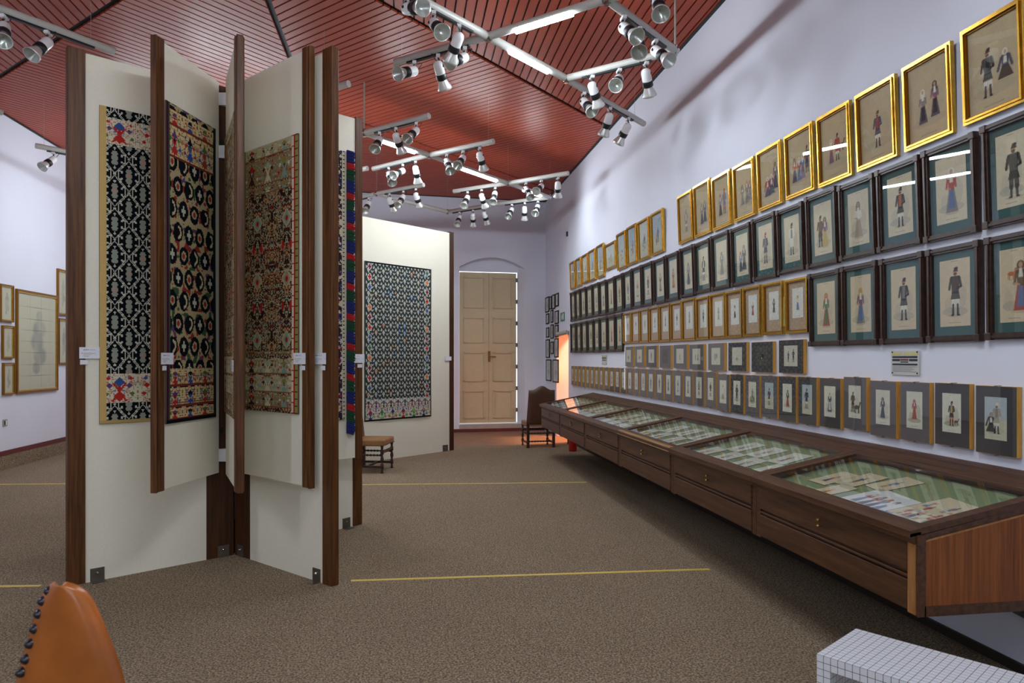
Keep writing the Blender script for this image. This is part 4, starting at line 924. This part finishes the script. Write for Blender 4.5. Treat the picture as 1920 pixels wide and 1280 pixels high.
# bottom row
m5 = [(1829.6, 1907, 722, 846.5, 'seated man with standing man against sky', [(.3, .85, .5, 's:ekk'), (.55, .85, .72, 'm:wswe')]), (1753, 1818, 717, 831.4, 'man with dog on a brown mound', [(.5, .82, .62, 'm:kkoy'), (.75, .8, .2, 'h:dod')]), (1688, 1743, 715, 823, 'woman in bright red', [(.5, .76, .56, 'f:rrr')]), (1631.7, 1680.5, 713, 814.6, 'cloaked man with staff', [(.5, .82, .62, 'f:nnn')]), (1582, 1624.5, 706, 801.8, 'man beside a horse', [(.36, .8, .6, 'm:ddd'), (.68, .84, .4, 'h:ddd')]),
      (1537, 1576, 708, 798.5, 'woman in white apron', [(.5, .84, .66, 'f:wnnw')]), (1496.7, 1531, 706, 793, 'man in black coat by the sea', [(.45, .8, .66, 'm:kkw')]), (1460.7, 1492.5, 705, 788, 'woman in red skirt', [(.55, .82, .62, 'f:kkr')]), (1427.8, 1457.5, 703.8, 781, 'man with red waistcoat', [(.5, .84, .62, 'm:knwr')]), (1398, 1424, 702.8, 777.7, 'red figure on green hill', [(.5, .6, .35, 'f:rrg'), (.5, .85, .4, 'l:ggy')]), (1370, 1394, 701.4, 772.6, 'tall dark man', [(.5, .84, .68, 'm:kkk')]), (1344.5, 1367.5, 701, 769, 'pale man', [(.5, .8, .6, 'm:sws')])]
m5x = [1323, 1301, 1282, 1263, 1246, 1229.3, 1214, 1200.2, 1188, 1175.8, 1164, 1153.3, 1143, 1133, 1124, 1115.3, 1107, 1099, 1091.3, 1084, 1077.6, 1071.3]
for i, (x0, x1, yt, yb, ds, fg) in enumerate(m5):
    wall_pic('block', 'grey-matted wood-edged print, %s from right in bottom row, %s' % (ORD[i], ds), 'bottom row of grey mats', x0, x1, yt, yb, 0, fg, 180 + i, dep=.03, bg=L(226, 222, 204), sky=L(150, 176, 196) if i in (0, 6, 8) else None, wash=L(150, 140, 100) if i in (1, 2, 9) else L(190, 184, 164), matf='grey_dark' if i in (0, 1, 5, 6, 7, 10) else None)
prev = 1344.5
for i, x0 in enumerate(m5x):
    k = (x0 - 762.0); x1 = prev - 1.2 * k / 560; prev = x0
    wall_pic('block', 'grey-matted wood-edged print, %s from right in bottom row' % ORD[i + 12], 'bottom row of grey mats', x0, x1 - 1.2, HOR + .0445 * k, HOR + (.1585 + .003 * (k - 309) / 250) * k, 0, [(.5, .82, .62, one())], 200 + i, dep=.03, bg=L(220, 216, 198))
# thin frames in the corner by the doorway
cf = [(205, 229, 263, 358), (229.5, 244, 257, 338), (246, 266, 247, 337), (267.5, 288, 238, 320), (209, 229, 366, 430), (238, 254, 343, 422), (264, 288, 348, 430), (210, 229, 452, 515), (238, 256, 433, 522), (264, 287, 437, 514), (208, 232, 527, 642), (238, 256, 540, 618), (262, 287, 520, 640), (209, 242, 652, 785), (251, 288, 652, 795)]
cn = ['leftmost of the top four', 'second of the top four', 'third of the top four', 'rightmost of the top four', 'left one in the second tier', 'middle one in the second tier', 'right one in the second tier', 'left one in the third tier', 'middle one in the third tier', 'right one in the third tier', 'left one in the fourth tier', 'middle one in the fourth tier', 'right one in the fourth tier', 'left one of the lowest pair', 'right one of the lowest pair']
for i, (a_, b_, c_, d_) in enumerate(cf):
    wall_pic('thin', 'thin black-framed print by the corridor doorway, ' + cn[i], 'thin black frames by the doorway', 960 + a_ / 3.367 + .6, 960 + b_ / 3.367, 480 + c_ / 3.367, 480 + d_ / 3.367, 0, [(.5, .8, .5, 'l:ees')], 230 + i, bg=L(206, 202, 190))
# left wall sketches
def left_pic(label, x0, x1, yt, yb, img, kind='sketch'):
    pa = on_x(x0, yt, XL + .03); pb = on_x(x0, yb, XL + .03); pc = on_x(x1, yt, XL + .03)
    w_ = abs(pc.y - pa.y); h_ = pa.z - pb.z
    if x0 <= 0: 
        ex = .62 * h_; pa.y = pc.y - ex; w_ = ex
    framed(kind, label, 'framed pencil studies on the left wall', Vector((XL + .002, (pa.y + pc.y) / 2, (pa.z + pb.z) / 2)), math.pi / 2, 0, w_, h_, img, 60)
def study(nx, ny, seed, lines=True, x=.55, tone=1.0):
    c = Canvas(nx, ny, nx / ny, L(206, 200, 172)); g = L(140, 138, 128); rn = np.random.RandomState(seed); b = blobs(ny, nx, 6, rn, False); a = c.asp
    m = np.zeros((ny, nx))
    for (ox, y, rx, ry) in ((0, .22, .08, .08), (0, .36, .17, .12), (-.05, .5, .16, .14), (.02, .65, .17, .12), (-.08, .78, .1, .08)):
        d = np.sqrt(((c.x - a * (x + ox)) / (rx * a * 1.2)) ** 2 + ((c.y - y) / ry) ** 2); m = np.maximum(m, np.clip((1 - d) * 3, 0, 1))
    c.mix(m * (.3 + .7 * b), g, .85 * tone)
    if lines:
        for y in (.12, .25, .37, .49, .61, .74, .86): c.line(0, y, a, y + .01, .0022, L(110, 112, 104), .8)
        for x_ in (.3, .6, .85): c.line(x_ * a, 0, x_ * a, 1, .0018, L(140, 138, 126), .6)
    return c.c
left_pic('large gilt-framed squared pencil study of a draped figure on left wall', 32, 109, 541, 738, study(54, 100, 1))
left_pic('topmost of three pale sketches at the left edge of the picture', 0, 26, 531, 602, study(30, 40, 2, False, .6))
left_pic('middle of three pale sketches at the left edge of the picture', 0, 27.3, 609, 672, study(30, 40, 3, False, .6, .7))
left_pic('lowest of three pale sketches at the left edge of the picture', 0, 28, 680, 741, study(30, 40, 4, False, .6))
left_pic('upper gilt-framed sheet half hidden behind the left post', 109, 131, 503, 590, study(30, 50, 5, False))
left_pic('lower gilt-framed sheet half hidden behind the left post', 110.5, 132, 596, 683, study(30, 50, 6, False))
# small things on the walls
p = on_x(8.5, 792.5, XL); ot = thing('wall_socket', 'small grey wall socket low on the left wall', 'socket', p, (0, 0, math.pi / 2))
MB().bbox(-.055, .055, -.012, 0, -.05, .05, .004).build('plate', 'cream_plastic', ot); MB().box(-.03, -.005, -.015, -.01, -.03, .03).build('rocker', 'blackmetal', ot); MB().box(.005, .03, -.015, -.01, -.03, .03).build('rocker', 'white', ot)
def plaque(px0, px1, py0, py1, label, rows):
    a_ = on_x(px0, py0, XW - .01); b_ = on_x(px1, py1, XW - .01); d_ = on_x(px0, py1, XW - .01); w_ = a_.y - b_.y; h_ = a_.z - d_.z
    t = thing('wall_plaque', label, 'sign', (XW - .002, (a_.y + b_.y) / 2, (a_.z + d_.z) / 2), (0, 0, RZ_R)); MB().box(-w_ / 2, w_ / 2, -.008, 0, -h_ / 2, h_ / 2).build('plate', 'plaque', t)
    for (x0, x1, z0, z1, m_) in rows: MB().box(w_ * (x0 - .5), w_ * (x1 - .5), -.0095, -.007, h_ * (.5 - z1), h_ * (.5 - z0)).build('printed_bar', m_, t)
    for sx in (.05, .94):
        for sz in (.06, .92): MB().rev([(0, .006), (1, .003)], (w_ * (sx - .5), -.008, h_ * (.5 - sz)), (w_ * (sx - .5), -.013, h_ * (.5 - sz)), 8).build('screw', 'blackmetal', t)
bars = [(.05, .38, .06, .17, 'yellow'), (.48, .96, .06, .17, 'yellow'), (.05, .95, .22, .30, 'navy'), (.05, .33, .34, .43, 'navy'), (.35, .63, .34, .41, 'maroon'), (.66, .95, .34, .43, 'navy'), (.35, .63, .44, .49, 'navy'), (.05, .95, .53, .60, 'navy')]
bars += [(.06, .06 + wd, .65 + .052 * k, .662 + .052 * k, 'ink') for k, wd in enumerate((.85, .72, .78, .7, .86))]
plaque(1671, 1723, 657.7, 702, 'grey legend plaque with yellow, navy and maroon bars between the dark frames and bottom row', bars)
plaque(1128.5, 1137.2, 665.6, 683, 'small distant grey legend plaque below the far dark frames', bars[:8])
a_ = on_x(1466, 557.6, XW - .01); b_ = on_x(1473, 612, XW - .01); w_ = a_.y - b_.y; h_ = a_.z - b_.z
yp = thing('yellow_sign', 'narrow pale yellow strip wedged between two small gilt frames', 'sign', (XW - .002, (a_.y + b_.y) / 2, (a_.z + on_x(1466, 612, XW - .01).z) / 2), (0, 0, RZ_R))
MB().bbox(-.03, .03, -.02, 0, -h_ / 2, h_ / 2, .002).build('strip', 'yellow', yp)
for z in (-.4, .36): MB().rev([(0, .009), (1, .006)], (0, -.02, z * h_), (0, -.024, z * h_), 8).build('rivet', 'brassold', yp)
a_ = on_x(1052, 586.5, XW); b_ = on_x(1059, 601, XW); w_ = max(.15, a_.y - b_.y)
ex = thing('exit_sign', 'small green exit sign above the corridor doorway', 'sign', (XW - .002, (a_.y + b_.y) / 2, (a_.z + b_.z) / 2), (0, 0, RZ_R))
MB().box(-.17, .17, -.012, 0, -.085, .085).build('plate', 'exitg', ex)
fgr = MB().box(.04, .12, -.014, -.011, -.06, .06).rev([(0, .012), (1, .012)], (-.045, -.011, .04), (-.045, -.014, .04), 10)
fgr.hull8([(-.06, -.011, -.01), (-.03, -.011, -.01), (-.03, -.011, .025), (-.06, -.011, .025)][::-1], [(-.06, -.014, -.01), (-.03, -.014, -.01), (-.03, -.014, .025), (-.06, -.014, .025)][::-1]).box(-.075, -.055, -.014, -.011, -.06, -.01).box(-.03, .0, -.014, -.011, -.035, -.015).box(-.025, .01, -.014, -.011, .0, .014)
fgr.build('pictogram', 'paper', ex)
pc_ = on_x(1067, 624, XW); cc = thing('security_camera', 'grey security camera above the doorway edge beside the far dark frames', 'camera', (XW, pc_.y, pc_.z))
MB().box(-.02, 0, -.04, .04, -.04, .04).tube((-.01, 0, 0), (-.1, .05, .0), .014).build('mount', 'cream_plastic', cc)
MB().rev([(0, .035), (.1, .042), (.9, .042), (1, .036)], (-.06, -.08, .015), (-.2, .17, -.025), 12).build('body', 'cream_plastic', cc); MB().rev([(0, .034), (1, .03)], (-.2, .17, -.025), (-.206, .18, -.027), 12).build('lens', 'blackmetal', cc)
ps = on_x(1064.5, 438.5, XW); sn = thing('wall_sensor', 'tiny black sensor high on the right wall near the corner', 'sensor', ps, (0, 0, RZ_R))
MB().bbox(-.03, .03, -.03, 0, -.045, .045, .006).build('body', 'blackmetal', sn); MB().rev([(0, .012), (1, .008)], (0, -.03, .01), (0, -.036, .01), 8).build('eye', 'chrome', sn)
#@@PART4
# ------------------------------------------------------------------ wall-hung display cases
XF = 2.2 * CA; HB, HT0, HT1 = .488, .865, 1.046
SLOPE = math.atan2(HT1 - HT0, XW - XF)
def zt_(x): return HT0 + (x - XF) / (XW - XF) * (HT1 - HT0)
cuts = [on_x(px, 900, XF).y for px in (1720, 1417, 1261.6, 1162, 1097.6, 1050.6, 1014.6)]
where5 = ['nearest', 'second', 'third', 'fourth', 'fifth', 'farthest']
def slab(y0, y1, xa, xb, t0, t1): # board following the sloping top, t = offsets from the top surface
    return [(xa, y0, zt_(xa) + t0), (xb, y0, zt_(xb) + t0), (xb, y1, zt_(xb) + t0), (xa, y1, zt_(xa) + t0)], [(xa, y0, zt_(xa) + t1), (xb, y0, zt_(xb) + t1), (xb, y1, zt_(xb) + t1), (xa, y1, zt_(xa) + t1)]
XB = XW - .25                                     # back of the glass
for i in range(6):
    y0, y1 = cuts[i] + .002, cuts[i + 1] - .002
    t = thing('display_case', '%s dark wooden glass-topped display case %s along the right wall' % (where5[i], ['with veneered end', 'from the camera', 'with a lip coloured gold-lit', 'from the camera', 'from the camera', 'next to the leather chair'][i]), 'display case', (XF, y0, 0), group='display cases under the pictures')
    off = Vector((XF, y0, 0))
    def B(m, name, mat, par=t): 
        m.v = [(v[0] - XF, v[1] - y0, v[2]) for v in m.v]; return m.build(name, mat, par)
    car = MB().box(XF + .02, XW - .025, y0, y1, HB, HB + .02).box(XW - .045, XW - .025, y0, y1, HB, HT1 - .03)
    for ya in (y0, y1 - .025): car.prism([(XF + .01, HB), (XW - .025, HB), (XW - .025, zt_(XW) - .03), (XF + .01, HT0 - .03)], ya, ya + .025, 'y')
    B(car, 'carcass', 'case')
    fr_ = MB().box(XF + .004, XF + .022, y0, y0 + .05, HB, .80).box(XF + .004, XF + .022, y1 - .05, y1, HB, .80).box(XF + .014, XF + .024, y0 + .04, y1 - .04, .62, .68).bbox(XF - .004, XF + .02, y0 + .055, y1 - .055, .643, .655, .003)
    B(fr_, 'front_frame', 'case')
    dr_ = B(MB().bbox(XF - .004, XF + .018, y0 + .055, y1 - .055, .668, .798, .004), 'drawer_front', 'case')
    for z in (.748, .716): 
        k = MB().rev([(0, .006), (.4, .006), (.6, .011), (1, .006)], (XF - .004, (y0 + y1) / 2, z), (XF - .026, (y0 + y1) / 2, z), 10); k.v = [(v[0] - XF, v[1] - y0, v[2]) for v in k.v]; k.build('knob', 'brass', dr_)
    B(MB().bbox(XF - .002, XF + .018, y0 + .055, y1 - .055, HB + .012, .632, .004), 'lower_panel', 'case')
    B(MB().prism([(XF - .012, .800), (XF + .02, .800), (XF + .02, HT0 - .012), (XF - .032, HT0 - .02), (XF - .034, HT0 - .038), (XF - .02, HT0 - .046)], y0, y1, 'y'), 'lip_moulding', 'case')
    lid = MB(); lid.hull8(*slab(y0, y1, XF - .034, XF + .06, -.028, 0)); lid.hull8(*slab(y0, y0 + .055, XF + .06, XB, -.028, 0)); lid.hull8(*slab(y1 - .055, y1, XF + .06, XB, -.028, 0)); lid.hull8(*slab(y0, y1, XB, XB + .06, -.028, 0))
    B(lid, 'lid_frame', 'lip' if False else 'case')
    if i == 2: B(MB().prism([(XF - .036, HT0 - .035), (XF + .0, HT0 - .008), (XF + .015, HT0 + .004), (XF - .02, HT0 + .002)], y0 + .01, y1 - .01, 'y'), 'gold_lit_strip', 'lip')  # gold light falling on this lip, laid on as a paler strip
    gq = MB(); q = slab(y0 + .05, y1 - .05, XF + .05, XB + .01, -.008, -.004)[0]; gq.add(q, [(0, 1, 2, 3)]); B(gq, 'glass_pane', 'caseglass')
    for xa, xb in ((XB + .064, XB + .15), (XB + .154, XW - .026)): bb_ = MB(); bb_.hull8(*slab(y0, y1, xa, xb, -.026, .0)); B(bb_, 'back_board', 'case')
    ft = MB(); ft.hull8(*slab(y0 + .025, y1 - .025, XF + .02, XW - .05, -.062, -.050)); B(ft, 'felt_bed', 'felt')
    for ya in (y0 + .2, y1 - .24): B(MB().prism([(XW - .4, HB), (XW - .025, HB), (XW - .025, HB - .2)], ya, ya + .03, 'y'), 'wall_bracket', 'blackmetal')
    if i == 0:
        B(MB().prism([(XF + .035, HB + .004), (XW - .026, HB + .004), (XW - .026, zt_(XW) - .06), (XF + .035, zt_(XF + .035) - .06)], y0 - .006, y0, 'y'), 'end_veneer', 'caseend')
        e_ = MB(); e_.hull8(*slab(y0 - .008, y0, XF + .03, XW - .026, -.062, -.057)); B(e_, 'edge_inlay', 'caseend_edge')
        B(MB().box(XF + .03, XW - .026, y0 - .009, y0, HB, HB + .045), 'bottom_rail', 'case'); B(MB().box(XF - .004, XF + .036, y0 - .009, y0, HB, HT0 - .026), 'corner_stile', 'case')
        B(MB().box(XF - .006, XF + .003, y0 + .002, y0 + .05, HB + .005, .798), 'corner_strip', 'caseend_edge')
        B(MB().box(XW - .30, XW - .14, y0 + .02, y0 + .10, HB - .045, HB), 'cable_box', 'blackmetal')
    # sheets laid out inside
    lay = {0: [(.30, .62, .17, .24, 'pale print of two walking figures', [(.5, .8, .5, 'm:knr')]), (.46, .72, .17, .24, 'pale print of a rider', [(.5, .8, .5, 'm:kby')]), (.18, .50, .17, .24, 'cream print at the left', [(.5, .8, .5, 'f:ron')]),
               (.60, .30, .34, .26, 'large pale print of four women', [(.25, .85, .6, 'f:wrb'), (.45, .85, .6, 'f:ern'), (.62, .85, .6, 'f:rbn'), (.8, .85, .6, 'f:nwb')]), (.86, .42, .30, .32, 'crowded coloured procession print', [(.15 + .14 * k, .5 + .2 * (k % 3), .3, ['f:wrb', 'm:krwr', 'f:yon', 'm:kbwr', 'f:rwr', 'h:wse'][k % 6]) for k in range(6)] + [(.2 + .13 * k, .95, .3, ['m:rrw', 'f:bwr', 'f:rkn', 'm:kwr', 'f:orw'][k % 5]) for k in range(6)]),
               (.34, .25, .15, .2, 'small cream card at the front', [(.5, .8, .5, 'f:wyo')]), (.80, .10, .16, .07, 'small white caption card', []), (.70, .08, .18, .08, 'blue caption card', [])]}
    lays = lay.get(i) or [(.13 + .125 * k, .24 + .44 * (k % 2), .20, .25, ['leftmost print', 'second print from the left', 'third print from the left', 'middle print', 'third print from the right', 'second print from the right', 'rightmost print'][k], [(.5, .82, .55, one())]) for k in range(7)]
    for k, (u, v, sw_, sh_, ds, fg) in enumerate(lays):
        yy_ = y1 - .06 - u * (y1 - y0 - .12); xx_ = XF + .07 + v * (XB - XF - .1); Zv = Vector((math.cos(SLOPE), 0, math.sin(SLOPE))); Xv = Vector((0, -1, 0)); Yv = Zv.cross(Xv)
        rr = Matrix((Xv, Yv, Zv)).transposed() @ Matrix.Rotation(math.radians(rq.uniform(-9, 9)), 3, 'Y')
        n_ = 56 if i == 0 else 30
        bgc = L(120, 160, 190) if 'blue' in ds else (L(226, 228, 226) if 'large' in ds or 'white' in ds else (L(214, 202, 170) if i == 0 else L(216, 218, 206)))
        im = picture(max(6, int(n_ * sw_ / sh_)), n_, sw_ / sh_, bgc, fg, None, False)
        o = sheet('loose_print', im, sw_, sh_, 'paint', None, (xx_, yy_, zt_(xx_) - .0485), rr.to_euler(), 0, .003)
        tag(o, '%s lying in the %s display case from the camera' % (ds, where5[i]) if i == 0 else 'loose %s lying in the %s display case' % (ds, where5[i]), 'print', 'loose prints in the display cases')

# ------------------------------------------------------------------ leather chairs
def turned(m, x, y, z0, z1, r=.024):
    pr = [(0, .6), (.05, .9), (.12, .55), (.18, .5), (.2, 1.0), (.34, 1.0), (.36, .55), (.44, .85), (.52, 1.05), (.6, .7), (.66, .5), (.68, 1.0), (.8, 1.0), (.82, .6), (.9, .8), (1, 1.0)]
    return m.rev([(t, r * k) for t, k in pr], (x, y, z0), (x, y, z1), 10)
def spool(m, a, b, r=.014, n=7):
    pr = [(0, r * 1.2), (.08, r * 1.2)]
    for k in range(n):
        t = .1 + .8 * k / n; pr += [(t, r * .6), (t + .4 / n, r * 1.25)]
    return m.rev(pr + [(.92, r * .6), (.93, r * 1.2), (1, r * 1.2)], a, b, 8)
def back_shell(W0, W1, z0, zs, zc_, thick, lean):
    """upholstered back with a camel crest: closed puffed shell"""
    m = MB(); nu, nv = 16, 10; vs = []
    for sd in (-1, 1):
        for j in range(nv + 1):
            for i in range(nu + 1):
                u = 2 * i / nu - 1; v = j / nv; top = zs + (zc_ - zs) * (math.cos(min(1, abs(u) / .75) * math.pi) * .5 + .5); z = z0 + (top - z0) * v
                x = u * (W0 + (W1 - W0) * v) / 2; pf = thick * (.45 + .55 * (1 - u ** 6) * (1 - (2 * v - 1) ** 8)); vs.append((x, sd * pf / 2 + (z - z0) * lean, z))
    k = (nu + 1) * (nv + 1); fs = []
    for j in range(nv):
        for i in range(nu):
            a = j * (nu + 1) + i; fs.append((a, a + 1, a + nu + 2, a + nu + 1)); fs.append((k + a, k + a + nu + 1, k + a + nu + 2, k + a + 1))
    rim = list(range(nu + 1)) + [j * (nu + 1) + nu for j in range(1, nv + 1)] + [nv * (nu + 1) + i for i in range(nu - 1, -1, -1)] + [j * (nu + 1) for j in range(nv - 1, 0, -1)]
    for a, b in zip(rim, rim[1:] + rim[:1]): fs.append((b, a, k + a, k + b))
    return m.add(vs, fs, True), vs, rim, k
def chair(label, p, face, back_mat, seat_mat):
    rz = math.atan2(face.x, -face.y)                   # local -Y -> facing
    t = thing('leather_chair', label, 'chair', p, (0, 0, rz), 'leather chairs with turned legs')
    w2, d2 = .235, .21
    for sx in (-1, 1):
        turned(MB(), sx * w2, -d2, .0, .40).build('front_leg', 'turned', t)
        MB().hull8([(sx * w2 - .022, d2 - .022, 0), (sx * w2 + .022, d2 - .022, 0), (sx * w2 + .022, d2 + .022, 0), (sx * w2 - .022, d2 + .022, 0)], [(sx * w2 - .022, d2 - .022, .46), (sx * w2 + .022, d2 - .022, .46), (sx * w2 + .022, d2 + .022, .46), (sx * w2 - .022, d2 + .022, .46)]).build('back_leg', 'turned', t)
        MB().box(sx * w2 - .014, sx * w2 + .014, -d2, d2, .085, .115).build('side_stretcher', 'turned', t)
        spool(MB(), (sx * w2, -d2, .26), (sx * w2, d2, .26)).build('side_spindle', 'turned', t)
    spool(MB(), (-w2, 0.0, .10), (w2, 0.0, .10)).build('cross_spindle', 'turned', t); spool(MB(), (-w2, -d2, .30), (w2, -d2, .30), .018).build('front_spindle', 'turned', t); spool(MB(), (-w2, d2, .27), (w2, d2, .27)).build('back_spindle', 'turned', t)
    se = MB().bbox(-w2 - .025, w2 + .025, -d2 - .03, d2 + .02, .385, .475, .02).build('seat', seat_mat, t)
    m, vs, rim, k = back_shell(.53, .47, .40, 1.04, 1.115, .06, .10); m.v = [(v[0], v[1] + d2 + .0, v[2]) for v in m.v]; bk_ = m.build('backrest', back_mat, t)
    nl = MB()
    for j in range(18): 
        x = -w2 - .02 + (2 * w2 + .04) * j / 17; nl.ball((x, -d2 - .032, .395), .006, 6)
    for j in range(16):
        for sx in (-1, 1): nl.ball((sx * (w2 + .027), -d2 + .42 * j / 15, .395), .006, 6)
    nl.build('nail_trim', 'nail', se)['kind'] = 'stuff'
    nb = MB(); d_ = d2
    for a in rim[::1]: 
        v = vs[a]; nb.ball((v[0], (vs[a][1] + vs[k + a][1]) / 2 + d_, v[2]), .006, 6)
    nb.build('nail_trim', 'nail', bk_)['kind'] = 'stuff'
    return t
chair('dark leather high-backed chair at the far end of the display cases', W(.47, 12.67), W(-.1, .46).normalized(), 'leatherdk', 'seat')
fc = W(.993, -.115).normalized(); mid = W(-1.763, 9.91)
chair('brown leather chair with turned legs partly hidden behind the rug stand', mid - fc * .22, fc, 'leatherdk', 'seat')

# near chair, only the top of its back rises into view
zc0 = 1.42
def N_(px, py, z=zc0): v = W((px - 960) / F * z, z); v.z = EYE - (py - HOR) / F * z; return v
dirn = W((135 - 960) / F, 1.0).normalized(); lat = Vector((dirn.y, -dirn.x, 0))
nc_base = W((135 - 960) / F * 1.66, 1.66)
nt = thing('leather_chair', 'tan leather chair back with dark nail heads in the near left corner', 'chair', (nc_base.x, nc_base.y, 0), (0, 0, 0), 'leather chairs with turned legs')
oo = Vector((nc_base.x, nc_base.y, 0))
# rows: (pixel row, left, right) of the near outline
rows = [(1290, 20, 240), (1262, 30, 231), (1235, 38, 222), (1205, 47, 210), (1175, 56, 198), (1148, 64, 186), (1124, 73, 174), (1108, 84, 158), (1099, 96, 132), (1096.5, 106, 116)]
low = [(1460, 0, 262), (1700, -20, 280)]
sec = [(r, a, b) for r, a, b in low[::-1]] + rows
m = MB(); vs = []; ND = 10; depth = .46; nr = len(sec); nc = 12
for s in range(ND + 1):
    f = s / ND; prof = 1 - .055 * math.sin(f * math.pi) ** 2 * 0 
    for (r, a, b) in sec:
        pz = EYE - (r - HOR) / F * zc0; z0_ = 1.6 - (1096.5 - HOR) / F * zc0
        crest = (-.13 * f - .022 * math.sin(f * math.pi)) * max(0, (pz - .8) / (z0_ - .8))
        for i in range(nc + 1):
            u = i / nc; px = a + (b - a) * u; X = (px - 135) / F * zc0
            rnd_ = math.sqrt(max(0, 1 - (2 * u - 1) ** 2)); pull = .05 * (1 - rnd_) * (1 if f < .5 else -1) * (1 - abs(2 * f - 1) * 0)
            endp = pull if s in (0, ND) else 0
            base_p = W((135 - 960) / F * zc0, zc0); narrow = 1 - .45 * f
            p_ = base_p + dirn * (f * depth + (endp if s == 0 else (endp if s == ND else 0))) + Vector((CA, -SA, 0)) * (X * narrow + f * .03); p_.z = pz + crest + f * .0
            vs.append(p_ - oo)
def idx(s, r, i): return (s * nr + r) * (nc + 1) + i
fs = []
for s in (0, ND):
    for r in range(nr - 1):
        for i in range(nc):
            q = (idx(s, r, i), idx(s, r, i + 1), idx(s, r + 1, i + 1), idx(s, r + 1, i)); fs.append(q if s == 0 else q[::-1])
for s in range(ND):
    for r in range(nr - 1):
        fs.append((idx(s, r, 0), idx(s, r + 1, 0), idx(s + 1, r + 1, 0), idx(s + 1, r, 0))); fs.append((idx(s, r, nc), idx(s + 1, r, nc), idx(s + 1, r + 1, nc), idx(s, r + 1, nc)))
    for i in range(nc): fs.append((idx(s, nr - 1, i), idx(s, nr - 1, i + 1), idx(s + 1, nr - 1, i + 1), idx(s + 1, nr - 1, i)))
m.add(vs, fs, True); bk3 = m.build('backrest', 'leather', nt)
sb = bk3.modifiers.new('soft', 'SUBSURF'); sb.levels = 1; sb.render_levels = 1
for (px, py) in ((84, 1107), (72, 1126), (65, 1150), (57, 1178), (48, 1206), (40, 1235), (31, 1260)):
    v = N_(px + 8, py, zc0 + .025) - oo; MB().rev([(0, .011), (.5, .010), (.85, .006), (1, .001)], v + lat * .004, v - lat * .010 - dirn * .004, 10).build('nail_head', 'nail', bk3)
side = lat * .27
for sx in (-.02, .42):
    for k in (.0, 1.0):
        q = dirn * (sx - .2) + lat * (.0 + .40 * k) ; turned(MB(), q.x, q.y, 0, .42, .024).build('leg', 'turned', nt)
sm_ = MB(); c4 = [dirn * a + lat * b for a, b in ((-.25, -.06), (.27, -.06), (.27, .46), (-.25, .46))]
sm_.prism([(c.x, c.y) for c in c4], .40, .48).build('seat', 'seat', nt)

# ------------------------------------------------------------------ gridded bench
bx = W(.675, -.737).normalized(); Bp = W(1.2115, 2.78); by = Vector((-bx.y, bx.x, 0)); cell = .0276
tb = thing('grid_bench', 'low white bench covered in a printed black square grid, lower right', 'bench', (Bp.x, Bp.y, 0.012), (0, 0, math.atan2(bx.y, bx.x)))
Hh = 15 * cell; Lx = 40 * cell; Ly = 14 * cell
def gbox(*a): return MB().bbox(*a, .0012)
gbox(0, Lx, 0, Ly, Hh - 2 * cell, Hh).build('bench_top', 'grid', tb); gbox(0, 2 * cell, 0, Ly, 0, Hh - 2 * cell).build('bench_leg', 'grid', tb); gbox(Lx - 2 * cell, Lx, 0, Ly, 0, Hh - 2 * cell).build('bench_leg', 'grid', tb)

# ------------------------------------------------------------------ floor tapes, extinguisher
for (x0, y0_, x1, y1_, lb) in ((658, 1088.5, 1330, 1067, 'nearer yellow floor strip crossing the carpet to the right of the stand'), (680, 908.5, 1100, 904, 'farther yellow floor strip crossing the carpet to the display cases'),
                           (-40, 908.3, 130, 906.8, 'farther yellow floor strip left of the stand'), (-40, 1099.5, 76, 1098, 'nearer yellow floor strip beside the tan leather chair')):
    a_ = on_height(x0, y0_, .012); b_ = on_height(x1, y1_, .012); d_ = (b_ - a_).normalized(); n_ = Vector((-d_.y, d_.x, 0)) * .017
    tag(MB().prism([((a_ - n_).x, (a_ - n_).y), ((b_ - n_).x, (b_ - n_).y), ((b_ + n_).x, (b_ + n_).y), ((a_ + n_).x, (a_ + n_).y)], .012, .0145).build('floor_strip', 'tape'), lb, 'floor strip', 'yellow floor strips')
pe = on_height(1074, 845.5, .012); fx = thing('fire_extinguisher', 'red fire extinguisher standing under the far end of the display cases', 'extinguisher', pe)
MB().rev([(0, .06), (.02, .068), (.75, .068), (.88, .055), (.95, .03), (1, .022)], (0, 0, 0), (0, 0, .36), 18).build('cylinder', 'red', fx); MB().tube((0, 0, .36), (0, 0, .395), .02).box(-.012, .07, -.012, .012, .395, .41).box(-.012, .08, -.012, .012, .42, .432).build('valve', 'blackmetal', fx)
MB().path([Vector((-.02, 0, .385)), Vector((-.07, 0, .37)), Vector((-.09, 0, .3)), Vector((-.085, 0, .12))], .009, 8).build('hose', 'blackmetal', fx)
